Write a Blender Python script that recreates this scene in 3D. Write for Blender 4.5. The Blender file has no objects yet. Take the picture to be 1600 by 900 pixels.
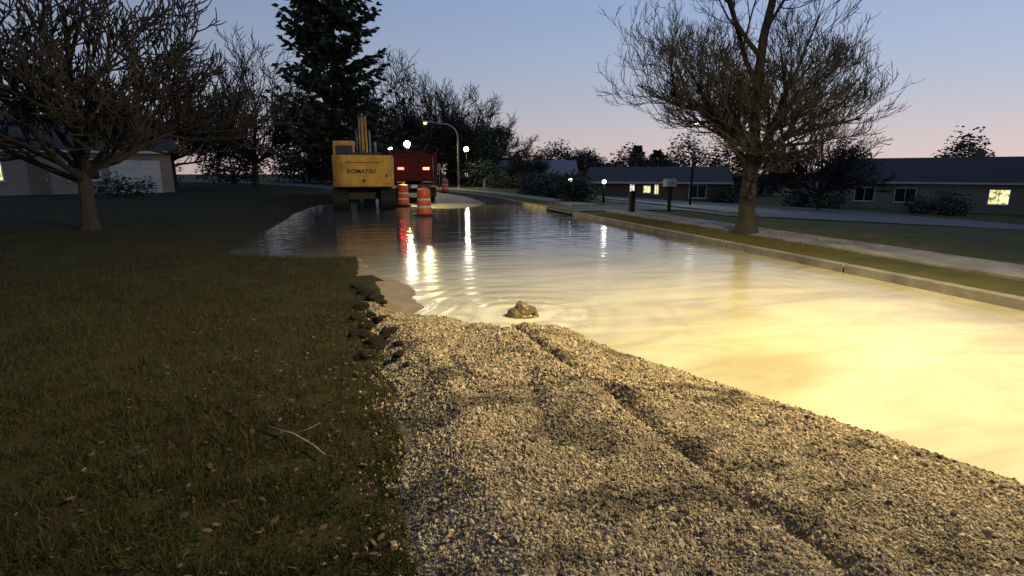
import bpy, bmesh, math, random
import numpy as np
from mathutils import Vector, Matrix, noise

random.seed(7); np.random.seed(7)
sc = bpy.context.scene
COL = sc.collection
R = math.radians
PI = math.pi

# ---------------------------------------------------------------- camera
cam = bpy.data.objects.new('camera', bpy.data.cameras.new('camera'))
COL.objects.link(cam)
cam.location = (0, 0, 1.6)
cam.rotation_euler = (R(90 - 12.1), 0, R(-15))
cam.data.sensor_width = 36
cam.data.lens = 36 * 850 / 1600
cam.data.clip_start = 0.05
cam.data.clip_end = 2000
sc.camera = cam

# ---------------------------------------------------------------- sky (dusk, sun already set to the right)
world = bpy.data.worlds.new('World')
sc.world = world
world.use_nodes = True
wn, wl = world.node_tree.nodes, world.node_tree.links
wtc = wn.new('ShaderNodeTexCoord')
wsep = wn.new('ShaderNodeSeparateXYZ')
wl.new(wtc.outputs['Generated'], wsep.inputs[0])
wasin = wn.new('ShaderNodeMath'); wasin.operation = 'ARCSINE'
wl.new(wsep.outputs['Z'], wasin.inputs[0])
wdeg = wn.new('ShaderNodeMath'); wdeg.operation = 'DIVIDE'; wdeg.inputs[1].default_value = PI / 2
wl.new(wasin.outputs[0], wdeg.inputs[0])
wr = wn.new('ShaderNodeValToRGB')
wl.new(wdeg.outputs[0], wr.inputs[0])
els = wr.color_ramp.elements
stops = [(0.0, (.59, .45, .42)), (0.03, (.51, .435, .44)), (0.08, (.365, .405, .50)), (0.16, (.262, .345, .52)),
         (0.4, (.16, .235, .42)), (1.0, (.10, .155, .31))]
els[0].position, els[0].color = stops[0][0], (*stops[0][1], 1)
els[1].position, els[1].color = stops[-1][0], (*stops[-1][1], 1)
for p_, c_ in stops[1:-1]:
    e_ = els.new(p_); e_.color = (*c_, 1)
# afterglow: the sky is a little brighter towards the set sun
wdot = wn.new('ShaderNodeVectorMath'); wdot.operation = 'DOT_PRODUCT'
wl.new(wtc.outputs['Generated'], wdot.inputs[0])
AZ = R(75)
wdot.inputs[1].default_value = (math.sin(AZ), math.cos(AZ), 0)
wmr = wn.new('ShaderNodeMapRange')
wmr.inputs['From Min'].default_value = -1; wmr.inputs['From Max'].default_value = 1
wmr.inputs['To Min'].default_value = 0.45; wmr.inputs['To Max'].default_value = 1.35
wl.new(wdot.outputs['Value'], wmr.inputs['Value'])
wbg = wn['Background']
wl.new(wr.outputs[0], wbg.inputs['Color'])
wl.new(wmr.outputs[0], wbg.inputs['Strength'])

sc.view_settings.view_transform = 'Standard'
sc.view_settings.look = 'None'
sc.view_settings.exposure = 0
sc.view_settings.gamma = 1
sc.render.engine = 'CYCLES'
sc.cycles.use_denoising = True
sc.cycles.max_bounces = 6
sc.cycles.sample_clamp_indirect = 6

# ---------------------------------------------------------------- helpers
def tag(o, label=None, cat=None, group=None, kind=None):
    if label: o['label'] = label
    if cat: o['category'] = cat
    if group: o['group'] = group
    if kind: o['kind'] = kind
    return o

def empty(name, loc, rz=0, label=None, cat=None, group=None):
    o = bpy.data.objects.new(name, None)
    COL.objects.link(o)
    o.location = loc
    o.rotation_euler = (0, 0, rz)
    o.empty_display_size = .1
    return tag(o, label, cat, group)

class MB:
    def __init__(s):
        s.v = []; s.f = []
    def add(s, vs, fs):
        n = len(s.v)
        s.v += [tuple(v) for v in vs]
        s.f += [tuple(i + n for i in f) for f in fs]
        return s
    def box(s, c, d, rot=None, top=1.0):
        hx, hy, hz = d[0] / 2, d[1] / 2, d[2] / 2
        vs = [Vector((x * (top if z > 0 else 1), y * (top if z > 0 else 1), z)) for z in (-hz, hz) for y in (-hy, hy) for x in (-hx, hx)]
        if rot is not None: vs = [rot @ v for v in vs]
        c = Vector(c)
        return s.add([v + c for v in vs], [(0, 2, 3, 1), (4, 5, 7, 6), (0, 1, 5, 4), (2, 6, 7, 3), (0, 4, 6, 2), (1, 3, 7, 5)])
    def bar(s, a, b, w, h):
        a, b = Vector(a), Vector(b)
        d = b - a
        q = d.to_track_quat('Y', 'Z').to_matrix()
        return s.box((a + b) / 2, (w, d.length, h), q)
    def tube(s, pts, rad, n=6, cap=True):
        pts = [Vector(p) for p in pts]
        if not hasattr(rad, '__len__'): rad = [rad] * len(pts)
        t = (pts[1] - pts[0]).normalized()
        u = t.orthogonal().normalized()
        base = len(s.v)
        for i, p in enumerate(pts):
            if 0 < i < len(pts) - 1: t = (pts[i + 1] - pts[i - 1])
            elif i: t = pts[i] - pts[i - 1]
            t = t.normalized()
            u = u - t * u.dot(t)
            u = u.normalized() if u.length > 1e-6 else t.orthogonal().normalized()
            w = t.cross(u)
            for k in range(n):
                a = 2 * PI * k / n
                s.v.append(tuple(p + (u * math.cos(a) + w * math.sin(a)) * rad[i]))
        for i in range(len(pts) - 1):
            for k in range(n):
                k2 = (k + 1) % n
                s.f.append((base + i * n + k, base + i * n + k2, base + (i + 1) * n + k2, base + (i + 1) * n + k))
        if cap:
            s.f.append(tuple(base + k for k in reversed(range(n))))
            s.f.append(tuple(base + (len(pts) - 1) * n + k for k in range(n)))
        return s
    def lathe(s, prof, n=20, c=(0, 0, 0), axis='Z'):
        base = len(s.v)
        for r, z in prof:
            for k in range(n):
                a = 2 * PI * k / n
                p = (r * math.cos(a), r * math.sin(a), z)
                if axis == 'X': p = (z, p[0], p[1])
                elif axis == 'Y': p = (p[0], z, p[1])
                s.v.append((p[0] + c[0], p[1] + c[1], p[2] + c[2]))
        for i in range(len(prof) - 1):
            for k in range(n):
                k2 = (k + 1) % n
                s.f.append((base + i * n + k, base + i * n + k2, base + (i + 1) * n + k2, base + (i + 1) * n + k))
        s.f.append(tuple(base + k for k in reversed(range(n))))
        s.f.append(tuple(base + (len(prof) - 1) * n + k for k in range(n)))
        return s
    def prism(s, poly, a, b, axis='Z'):
        n = len(poly)
        def P(p, q):
            if axis == 'Z': return (p[0], p[1], q)
            if axis == 'X': return (q, p[0], p[1])
            return (p[0], q, p[1])
        vs = [P(p, a) for p in poly] + [P(p, b) for p in poly]
        fs = [tuple(reversed(range(n))), tuple(range(n, 2 * n))]
        fs += [(i, (i + 1) % n, n + (i + 1) % n, n + i) for i in range(n)]
        return s.add(vs, fs)
    def build(s, name, mat, parent=None, smooth=False, bevel=0, fix=True):
        me = bpy.data.meshes.new(name)
        me.from_pydata(s.v, [], s.f)
        if fix:
            bm = bmesh.new(); bm.from_mesh(me)
            bmesh.ops.recalc_face_normals(bm, faces=bm.faces)
            bm.to_mesh(me); bm.free()
        if smooth:
            me.polygons.foreach_set('use_smooth', [True] * len(me.polygons))
        me.materials.append(mat)
        o = bpy.data.objects.new(name, me)
        COL.objects.link(o)
        if parent: o.parent = parent
        if bevel:
            m = o.modifiers.new('bevel', 'BEVEL'); m.width = bevel; m.segments = 2; m.limit_method = 'ANGLE'
        return o

def copy_tree(o, parent=None):
    c = o.copy(); COL.objects.link(c); c.parent = parent
    for ch in list(o.children): copy_tree(ch, c)
    return c

# ---------------------------------------------------------------- materials
def principled(name):
    m = bpy.data.materials.new(name); m.use_nodes = True
    nt = m.node_tree
    return m, nt, nt.nodes, nt.links, nt.nodes['Principled BSDF']

def mat(name, c1, c2=None, rough=.7, scale=6, bump=0, bscale=None, metal=0, spec=.5, detail=6, coat=0):
    m, nt, n, l, b = principled(name)
    b.inputs['Roughness'].default_value = rough
    b.inputs['Metallic'].default_value = metal
    b.inputs['Specular IOR Level'].default_value = spec
    b.inputs['Coat Weight'].default_value = coat
    tc = n.new('ShaderNodeTexCoord')
    if c2 is None: c2 = tuple(v * .72 for v in c1)
    tx = n.new('ShaderNodeTexNoise'); tx.inputs['Scale'].default_value = scale; tx.inputs['Detail'].default_value = detail
    tx.inputs['Roughness'].default_value = .65
    l.new(tc.outputs['Object'], tx.inputs['Vector'])
    rp = n.new('ShaderNodeValToRGB')
    rp.color_ramp.elements[0].position = .35; rp.color_ramp.elements[0].color = (*c2, 1)
    rp.color_ramp.elements[1].position = .65; rp.color_ramp.elements[1].color = (*c1, 1)
    l.new(tx.outputs['Fac'], rp.inputs[0])
    l.new(rp.outputs[0], b.inputs['Base Color'])
    if bump:
        t2 = n.new('ShaderNodeTexNoise'); t2.inputs['Scale'].default_value = bscale or scale * 4; t2.inputs['Detail'].default_value = 5
        l.new(tc.outputs['Object'], t2.inputs['Vector'])
        bp = n.new('ShaderNodeBump'); bp.inputs['Strength'].default_value = bump; bp.inputs['Distance'].default_value = .02
        l.new(t2.outputs['Fac'], bp.inputs['Height']); l.new(bp.outputs[0], b.inputs['Normal'])
    return m

def leafmat(name, c1, c2):
    m, nt, n, l, b = principled(name)
    b.inputs['Roughness'].default_value = .65
    geo = n.new('ShaderNodeNewGeometry')
    rp = n.new('ShaderNodeValToRGB')
    rp.color_ramp.elements[0].color = (*c1, 1); rp.color_ramp.elements[1].color = (*c2, 1)
    l.new(geo.outputs['Random Per Island'], rp.inputs[0])
    l.new(rp.outputs[0], b.inputs['Base Color'])
    return m

def emis(name, col, s):
    m, nt, n, l, b = principled(name)
    b.inputs['Base Color'].default_value = (*col, 1)
    b.inputs['Emission Color'].default_value = (*col, 1)
    b.inputs['Emission Strength'].default_value = s
    b.inputs['Roughness'].default_value = .3
    return m

M = dict(
    asphalt=mat('asphalt', (.055, .053, .05), (.035, .034, .033), rough=.6, scale=3, bump=.5, bscale=90, spec=.25),
    lot=mat('lot_asphalt', (.085, .083, .08), (.055, .054, .052), rough=.75, scale=1.3, bump=.4, bscale=70),
    concrete=mat('concrete', (.30, .28, .24), (.13, .118, .10), rough=.85, scale=1.6, bump=.45, bscale=60, detail=10),
    lawn=mat('lawn', (.036, .036, .013), (.024, .018, .009), rough=.95, scale=1.4, bump=1.0, bscale=25, spec=.1),
    olive=mat('dry_lawn', (.105, .095, .028), (.060, .058, .02), rough=.95, scale=1.0, bump=1.0, bscale=20, spec=.1),
    soil=mat('dark_soil', (.035, .027, .018), (.016, .012, .008), rough=.95, scale=14, bump=.9, bscale=40, spec=.2),
    silt=mat('wet_silt', (.25, .185, .105), (.17, .125, .07), rough=.62, scale=3, bump=.35, bscale=12),
    bark=mat('bark', (.045, .036, .028), (.022, .018, .015), rough=.9, scale=10, bump=.6, bscale=30),
    twig=mat('twig_bark', (.028, .022, .018), (.018, .014, .012), rough=.9, scale=3),
    orange=mat('drum_orange', (.75, .115, .025), (.58, .08, .02), rough=.45, scale=4, bump=.05),
    drumwhite=mat('reflective_white', (.72, .62, .50), (.55, .46, .36), rough=.35, scale=8),
    rubber=mat('black_rubber', (.018, .018, .018), (.010, .010, .010), rough=.8, scale=8, bump=.2),
    yellow=mat('machine_yellow', (.68, .36, .035), (.36, .19, .03), rough=.55, scale=2.6, bump=.08, detail=10),
    darksteel=mat('dark_steel', (.030, .029, .028), (.016, .015, .015), rough=.6, scale=5, bump=.2),
    letter=mat('black_decal', (.012, .012, .02), (.010, .010, .016), rough=.5),
    decal=mat('white_decal', (.7, .7, .68), (.6, .6, .58), rough=.5),
    maroon=mat('maroon_paint', (.10, .007, .012), (.06, .005, .009), rough=.6, scale=3, spec=.15),
    grey=mat('grey_metal', (.30, .29, .28), (.20, .195, .19), rough=.5, scale=6, metal=.3),
    alu=mat('aluminium_pole', (.42, .38, .31), (.33, .30, .25), rough=.5, scale=4, metal=.2),
    chrome=mat('bright_metal', (.6, .6, .6), (.5, .5, .5), rough=.2, metal=1),
    glass=mat('dark_glass', (.015, .018, .02), (.012, .014, .016), rough=.06, scale=1),
    black=mat('black_paint', (.010, .010, .010), (.007, .007, .007), rough=.7, scale=6, spec=.1),
    siding=mat('grey_siding', (.30, .30, .29), (.25, .25, .24), rough=.8, scale=2),
    brick=mat('brown_siding', (.17, .125, .095), (.13, .095, .07), rough=.85, scale=3),
    tan=mat('tan_siding', (.32, .27, .21), (.26, .22, .17), rough=.85, scale=2),
    roof=mat('roof_shingle', (.045, .042, .042), (.028, .027, .028), rough=.9, scale=7, bump=.5, bscale=24),
    roofpale=mat('pale_roof_shingle', (.22, .22, .22), (.15, .15, .155), rough=.9, scale=5, bump=.5, bscale=24),
    trim=mat('white_trim', (.6, .58, .55), (.5, .48, .46), rough=.6, scale=4),
    wood=mat('weathered_wood', (.20, .155, .11), (.12, .09, .065), rough=.85, scale=5, bump=.3),
    evergreen=leafmat('evergreen_needles', (.012, .022, .012), (.035, .050, .022)),
    pine=leafmat('pine_needles', (.018, .030, .016), (.045, .060, .026)),
    shrub=leafmat('shrub_leaves', (.018, .030, .012), (.05, .062, .022)),
    ochre=leafmat('ochre_leaves', (.05, .045, .015), (.10, .075, .022)),
    russet=leafmat('russet_leaves', (.05, .026, .022), (.085, .045, .036)),
    litter=leafmat('leaf_litter', (.028, .012, .009), (.12, .062, .035)),
    e_flood=emis('lit_flood_lens', (1, .80, .42), 40),
    e_street=emis('lit_street_lamp', (1, .80, .30), 2.0),
    e_white=emis('lit_white_lamp', (1, .96, .82), 60),
    e_small=emis('lit_small_lamp', (1, .96, .85), 7),
    e_work=emis('lit_work_lamp', (1, .95, .74), 130),
    e_tail=emis('lit_tail_lamp', (1, .05, .04), 14),
    e_turn=emis('lit_turn_lamp', (1, .16, .03), 16),
    e_rev=emis('lit_reverse_lamp', (1, .97, .9), 25),
    e_win=emis('lit_window', (1, .86, .38), 2.2),
    e_winw=emis('lit_pale_window', (1, .93, .75), 2.6),
)

# gravel stone material: colour varies stone by stone
def stone_mat():
    m, nt, n, l, b = principled('gravel_stone')
    b.inputs['Roughness'].default_value = .75
    oi = n.new('ShaderNodeObjectInfo')
    rp = n.new('ShaderNodeValToRGB')
    e = rp.color_ramp.elements
    e[0].position = 0; e[0].color = (.055, .044, .03, 1)
    e[1].position = 1; e[1].color = (.55, .48, .35, 1)
    for p, c in ((.25, (.20, .158, .10)), (.55, (.33, .265, .17)), (.82, (.44, .36, .24)), (.93, (.33, .21, .12))):
        x = e.new(p); x.color = (*c, 1)
    l.new(oi.outputs['Random'], rp.inputs[0])
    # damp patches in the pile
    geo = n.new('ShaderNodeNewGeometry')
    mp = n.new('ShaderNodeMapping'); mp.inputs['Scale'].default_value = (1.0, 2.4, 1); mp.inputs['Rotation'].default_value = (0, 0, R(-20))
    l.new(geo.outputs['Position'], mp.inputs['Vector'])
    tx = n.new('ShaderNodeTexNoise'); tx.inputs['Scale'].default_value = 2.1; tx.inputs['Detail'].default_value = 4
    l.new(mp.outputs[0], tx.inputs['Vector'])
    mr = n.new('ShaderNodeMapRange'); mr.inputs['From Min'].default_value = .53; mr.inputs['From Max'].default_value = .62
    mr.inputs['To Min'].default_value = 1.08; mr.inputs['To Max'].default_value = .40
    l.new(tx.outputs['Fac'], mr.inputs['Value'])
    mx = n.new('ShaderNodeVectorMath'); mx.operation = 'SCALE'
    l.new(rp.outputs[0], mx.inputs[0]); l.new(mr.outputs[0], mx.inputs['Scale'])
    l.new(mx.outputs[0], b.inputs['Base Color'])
    return m
for wm_ in ('e_win', 'e_winw'):
    nt_ = M[wm_].node_tree; b_ = nt_.nodes['Principled BSDF']
    t_ = nt_.nodes.new('ShaderNodeTexNoise'); t_.inputs['Scale'].default_value = 2.4; t_.inputs['Detail'].default_value = 3
    c_ = nt_.nodes.new('ShaderNodeTexCoord'); nt_.links.new(c_.outputs['Object'], t_.inputs['Vector'])
    r_ = nt_.nodes.new('ShaderNodeMapRange'); r_.inputs['From Min'].default_value = .35; r_.inputs['From Max'].default_value = .65
    r_.inputs['To Min'].default_value = .12; r_.inputs['To Max'].default_value = 1.9
    nt_.links.new(t_.outputs['Fac'], r_.inputs['Value']); nt_.links.new(r_.outputs[0], b_.inputs['Emission Strength'])
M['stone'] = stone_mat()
M['gravelbed'] = mat('gravel_bed', (.30, .245, .165), (.15, .122, .082), rough=.9, scale=55, bump=1.0, bscale=80)

BOIL = (1.66, 5.7)
def water_mat():
    m, nt, n, l, b = principled('flood_water')
    geo = n.new('ShaderNodeNewGeometry')
    # distance from the break, warped
    wz = n.new('ShaderNodeTexNoise'); wz.inputs['Scale'].default_value = .35; wz.inputs['Detail'].default_value = 4
    l.new(geo.outputs['Position'], wz.inputs['Vector'])
    sub = n.new('ShaderNodeVectorMath'); sub.operation = 'SUBTRACT'; sub.inputs[1].default_value = (2.6, 4.2, 0)
    l.new(geo.outputs['Position'], sub.inputs[0])
    sc_ = n.new('ShaderNodeVectorMath'); sc_.operation = 'MULTIPLY'; sc_.inputs[1].default_value = (.85, 1, 1)
    l.new(sub.outputs[0], sc_.inputs[0])
    ln = n.new('ShaderNodeVectorMath'); ln.operation = 'LENGTH'; l.new(sc_.outputs[0], ln.inputs[0])
    ad = n.new('ShaderNodeMath'); ad.operation = 'MULTIPLY_ADD'; ad.inputs[1].default_value = 5.0
    l.new(wz.outputs['Fac'], ad.inputs[0]); l.new(ln.outputs['Value'], ad.inputs[2])
    mud = n.new('ShaderNodeMapRange'); mud.interpolation_type = 'SMOOTHSTEP'
    mud.inputs['From Min'].default_value = 5.2; mud.inputs['From Max'].default_value = 12.0
    mud.inputs['To Min'].default_value = 1; mud.inputs['To Max'].default_value = 0
    l.new(ad.outputs[0], mud.inputs['Value'])
    # silt streaks
    mp = n.new('ShaderNodeMapping'); mp.inputs['Scale'].default_value = (.55, 1.5, 1); mp.inputs['Rotation'].default_value = (0, 0, R(18))
    l.new(geo.outputs['Position'], mp.inputs['Vector'])
    st = n.new('ShaderNodeTexNoise'); st.inputs['Scale'].default_value = 1.0; st.inputs['Detail'].default_value = 6; st.inputs['Roughness'].default_value = .55; st.inputs['Distortion'].default_value = 1.2
    l.new(mp.outputs[0], st.inputs['Vector'])
    rp = n.new('ShaderNodeValToRGB')
    rp.color_ramp.elements[0].position = .32; rp.color_ramp.elements[0].color = (.37, .325, .21, 1)
    rp.color_ramp.elements[1].position = .62; rp.color_ramp.elements[1].color = (.53, .485, .335, 1)
    l.new(st.outputs['Fac'], rp.inputs[0])
    mix = n.new('ShaderNodeMix'); mix.data_type = 'RGBA'
    mix.inputs[6].default_value = (.085, .078, .068, 1)
    # pale churned water round the boil
    sb = n.new('ShaderNodeVectorMath'); sb.operation = 'SUBTRACT'; sb.inputs[1].default_value = (BOIL[0] - .15, BOIL[1] + .05, 0)
    l.new(geo.outputs['Position'], sb.inputs[0])
    lb = n.new('ShaderNodeVectorMath'); lb.operation = 'LENGTH'; l.new(sb.outputs[0], lb.inputs[0])
    nb = n.new('ShaderNodeTexNoise'); nb.inputs['Scale'].default_value = 2.6; nb.inputs['Detail'].default_value = 5; nb.inputs['Distortion'].default_value = 2.2
    l.new(geo.outputs['Position'], nb.inputs['Vector'])
    ab = n.new('ShaderNodeMath'); ab.operation = 'MULTIPLY_ADD'; ab.inputs[1].default_value = 2.2
    l.new(nb.outputs['Fac'], ab.inputs[0]); l.new(lb.outputs['Value'], ab.inputs[2])
    rb = n.new('ShaderNodeMapRange'); rb.interpolation_type = 'SMOOTHSTEP'
    rb.inputs['From Min'].default_value = 1.35; rb.inputs['From Max'].default_value = 2.1; rb.inputs['To Min'].default_value = .85; rb.inputs['To Max'].default_value = 0
    l.new(ab.outputs[0], rb.inputs['Value'])
    mb_ = n.new('ShaderNodeMix'); mb_.data_type = 'RGBA'; mb_.inputs[7].default_value = (.68, .64, .47, 1)
    l.new(rb.outputs[0], mb_.inputs[0]); l.new(rp.outputs[0], mb_.inputs[6])
    l.new(mud.outputs[0], mix.inputs[0]); l.new(mb_.outputs[2], mix.inputs[7])
    l.new(mix.outputs[2], b.inputs['Base Color'])
    ro = n.new('ShaderNodeMapRange'); ro.inputs['To Min'].default_value = .06; ro.inputs['To Max'].default_value = .22
    l.new(mud.outputs[0], ro.inputs['Value']); l.new(ro.outputs[0], b.inputs['Roughness'])
    b.inputs['IOR'].default_value = 1.33
    # ripples: rings from the boil + wind ripples
    s2 = n.new('ShaderNodeVectorMath'); s2.operation = 'SUBTRACT'; s2.inputs[1].default_value = (*BOIL, 0)
    l.new(geo.outputs['Position'], s2.inputs[0])
    wv = n.new('ShaderNodeTexWave'); wv.wave_type = 'RINGS'; wv.rings_direction = 'Z'
    wv.inputs['Scale'].default_value = .9; wv.inputs['Distortion'].default_value = 7; wv.inputs['Detail'].default_value = 2; wv.inputs['Detail Scale'].default_value = .8
    l.new(s2.outputs[0], wv.inputs['Vector'])
    m2 = n.new('ShaderNodeMapping'); m2.inputs['Scale'].default_value = (.26, 2.0, 1); m2.inputs['Rotation'].default_value = (0, 0, R(12))
    l.new(geo.outputs['Position'], m2.inputs['Vector'])
    n2 = n.new('ShaderNodeTexNoise'); n2.inputs['Scale'].default_value = 4.2; n2.inputs['Detail'].default_value = 3; n2.inputs['Roughness'].default_value = .45
    l.new(m2.outputs[0], n2.inputs['Vector'])
    su = n.new('ShaderNodeMath'); su.operation = 'MULTIPLY_ADD'; su.inputs[1].default_value = .35
    m3 = n.new('ShaderNodeMapping'); m3.inputs['Scale'].default_value = (.5, 1.7, 1); m3.inputs['Rotation'].default_value = (0, 0, R(14))
    l.new(geo.outputs['Position'], m3.inputs['Vector'])
    n3 = n.new('ShaderNodeTexNoise'); n3.inputs['Scale'].default_value = .85; n3.inputs['Detail'].default_value = 2; n3.inputs['Roughness'].default_value = .55
    l.new(m3.outputs[0], n3.inputs['Vector'])
    s3 = n.new('ShaderNodeMath'); s3.operation = 'MULTIPLY_ADD'; s3.inputs[1].default_value = 2.0
    s4 = n.new('ShaderNodeMath'); s4.operation = 'MULTIPLY'; s4.inputs[1].default_value = .42
    l.new(n2.outputs['Fac'], s4.inputs[0]); l.new(n3.outputs['Fac'], s3.inputs[0]); l.new(s4.outputs[0], s3.inputs[2])
    # the rings are strongest at the boil and die away
    ls = n.new('ShaderNodeVectorMath'); ls.operation = 'LENGTH'; l.new(s2.outputs[0], ls.inputs[0])
    am = n.new('ShaderNodeMapRange'); am.inputs['From Min'].default_value = .2; am.inputs['From Max'].default_value = 2.2
    am.inputs['To Min'].default_value = 5.0; am.inputs['To Max'].default_value = .8
    l.new(ls.outputs['Value'], am.inputs['Value'])
    wm = n.new('ShaderNodeMath'); wm.operation = 'MULTIPLY'
    l.new(wv.outputs['Fac'], wm.inputs[0]); l.new(am.outputs[0], wm.inputs[1])
    l.new(wm.outputs[0], su.inputs[0]); l.new(s3.outputs[0], su.inputs[2])
    bp = n.new('ShaderNodeBump'); bp.inputs['Strength'].default_value = 1.0; bp.inputs['Distance'].default_value = .008
    l.new(su.outputs[0], bp.inputs['Height']); l.new(bp.outputs[0], b.inputs['Normal'])
    return m
M['water'] = water_mat()

# ---------------------------------------------------------------- setting: road, water, lawns
def off(y):                       # the street bends gently to the left
    return -.006 * max(0, y - 28) ** 2 if y < 90 else -.006 * 62 ** 2 - .744 * (y - 90)
RW = 7.4
ys = list(np.arange(-30, 28, 2.0)) + list(np.arange(28, 60, 2.0)) + list(np.arange(60, 261, 10.0))

def strip(name, fx, fz, us, yl, m, kind='structure', smooth=True):
    """grid sheet: x = fx(u, y), z = fz(x, y)"""
    vs, fs = [], []
    for y in yl:
        for u in us:
            x = fx(u, y); vs.append((x, y, fz(x, y)))
    k = len(us)
    for i in range(len(yl) - 1):
        for j in range(k - 1):
            fs.append((i * k + j, i * k + j + 1, (i + 1) * k + j + 1, (i + 1) * k + j))
    b = MB(); b.add(vs, fs)
    o = b.build(name, m, smooth=smooth, fix=False)
    return tag(o, kind=kind)

def road_z(x, y):
    u = (x - off(y)) / RW
    crown = .11 * (1 - (2 * u - 1) ** 2)
    base = -.20 + .135 * min(1, max(0, (y - 16) / 12)) + .07 * min(1, max(0, (y - 28) / 25))
    return base + crown
strip('road', lambda u, y: off(y) + u * RW, road_z, [i / 12 for i in range(13)], ys, M['asphalt'])
strip('flood_water', lambda u, y: off(y) - 5.0 + u * (RW + 5.04), lambda x, y: 0.0, [0, .5, 1], list(np.arange(-30, 61, 3.0)), M['water'])

def sstep(a, b, v):
    t = min(1, max(0, (v - a) / (b - a))); return t * t * (3 - 2 * t)
def lawn_z(x, y):
    if y > 8.5:
        return lawn_z0(x, y) - .32 * sstep(9.2, 12.5, y) * (1 - sstep(24, 34, y)) * sstep(-4.2, -1.2, x + .25 * noise.noise((x, y * .5, 4)))
    return lawn_z0(x, y)
def lawn_z0(x, y):
    e = off(y)
    if x > e - .15 and y >= 8.2: return -.1
    if x > e + .06: return .125 - .55 * (x - e - .06)
    if x > e - .15: return .13
    return .13 + .07 * min(1, (e - .15 - x) / 4) + .05 * noise.noise((x * .6, y * .6, 0)) * min(1, (e - .15 - x))
lu = [.5, .35, .2, .05, -.1, -.2, -.35, -.6, -1, -1.5, -2, -2.5, -3, -3.5, -4, -5, -6, -9, -14, -22, -40, -80, -180]
near_y = list(np.arange(-8, 12, .5)) + list(np.arange(12, 60, 2.0)) + list(np.arange(60, 261, 10.0))
strip('lawn_left', lambda u, y: off(y) + (u if (y < 30 or u < -.12) else min(u, -.155)), lawn_z, lu[::-1], near_y, M['lawn'])

def right_z(x, y):
    d = x - off(y) - RW
    s = .12 + .03 * noise.noise((x * .7, y * .7, 3)) * min(1, max(0, d - .2))
    s -= .062 * max(0, min(x - 11.5, 30)) * min(1, max(0, (y - 4) / 10))
    return s
ru = [.15, .4, .8, 1.4, 2, 2.7, 3.5, 4.5, 6, 8, 11, 15, 20, 28, 40, 60, 100, 200]
strip('lawn_right', lambda u, y: off(y) + RW + u, right_z, ru, list(np.arange(-30, 10, 2.0)) + list(np.arange(10, 30, .5)) + list(np.arange(30, 60, 2.0)) + list(np.arange(60, 261, 10.0)), M['olive'])
# far ground behind everything
b = MB(); b.add([(-900, -900, -2.6), (900, -900, -2.6), (900, 900, -2.6), (-900, 900, -2.6)], [(0, 1, 2, 3)])
tag(b.build('ground', M['lawn']), kind='structure')

# kerbs cast in lengths with open joints
def kerb(name, side, y0, y1, gap=None):
    root = empty(name, (0, 0, 0)); tag(root, kind='structure')
    y = y0
    while y < y1:
        ye = y + 2.95
        if not (gap and gap[0] < y < gap[1]):
            a = off(y) + (-.15 if side < 0 else RW); c = off(ye) + (-.15 if side < 0 else RW)
            b = MB()
            zt = .135
            prof = [(0, -.3), (.15, -.3), (.15, zt - .012), (.138, zt), (.012, zt), (0, zt - .012)]
            vs = [(a + p[0], y, p[1]) for p in prof] + [(c + p[0], ye, p[1]) for p in prof]
            n = len(prof)
            b.add(vs, [tuple(range(n)), tuple(range(2 * n - 1, n - 1, -1))] + [(i, (i + 1) % n, n + (i + 1) % n, n + i) for i in range(n)])
            b.build('kerb_length', M['concrete'], root)
        y += 3.0
    return root
kerb('kerb_left', -1, 30, 60)
kerb('kerb_right', 1, -8, 60, (18.5, 21))

# sidewalk on the far side, slab by slab
walk = empty('sidewalk', (0, 0, 0)); tag(walk, kind='structure')
y = -6.0
while y < 60:
    if not 18.4 < y < 22.0:
        a, c = off(y) + 8.75, off(y + 1.48) + 8.75
        b = MB(); z = .155 + random.uniform(-.006, .006)
        vs = [(a, y, z - .1), (a + 1.3, y, z - .1), (c + 1.3, y + 1.48, z - .1), (c, y + 1.48, z - .1)]
        vs += [(p[0], p[1], z) for p in vs]
        b.add(vs, [(3, 2, 1, 0), (4, 5, 6, 7), (0, 1, 5, 4), (1, 2, 6, 5), (2, 3, 7, 6), (3, 0, 4, 7)])
        b.build('paving_slab', M['concrete'], walk)
    y += 1.5

# driveway apron and car park on the right, falling away from the street
def lot(name, pts_y, x0f, x1f, m, dz):
    us = [i / 16 for i in range(17)]
    strip(name, lambda u, y: x0f(y) + u * (x1f(y) - x0f(y)), lambda x, y: (right_z(x, y) if x > 7.6 else .02) + dz, us, pts_y, m)
lot('driveway', list(np.arange(19.0, 22.01, .3)), lambda y: 7.42, lambda y: 12.0, M['lot'], .03)
lot('car_park', list(np.arange(16.4, 37, .6)), lambda y: 12.0, lambda y: 45.0, M['lot'], .03)
b = MB()
for y in np.arange(17, 36, .95):                       # pale concrete edging along the car park
    x = 13.6
    b.box((x, y + .46, right_z(x, y) + .06), (.55, .92, .12))
tag(b.build('parking_edge', M['concrete']), kind='structure')

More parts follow.
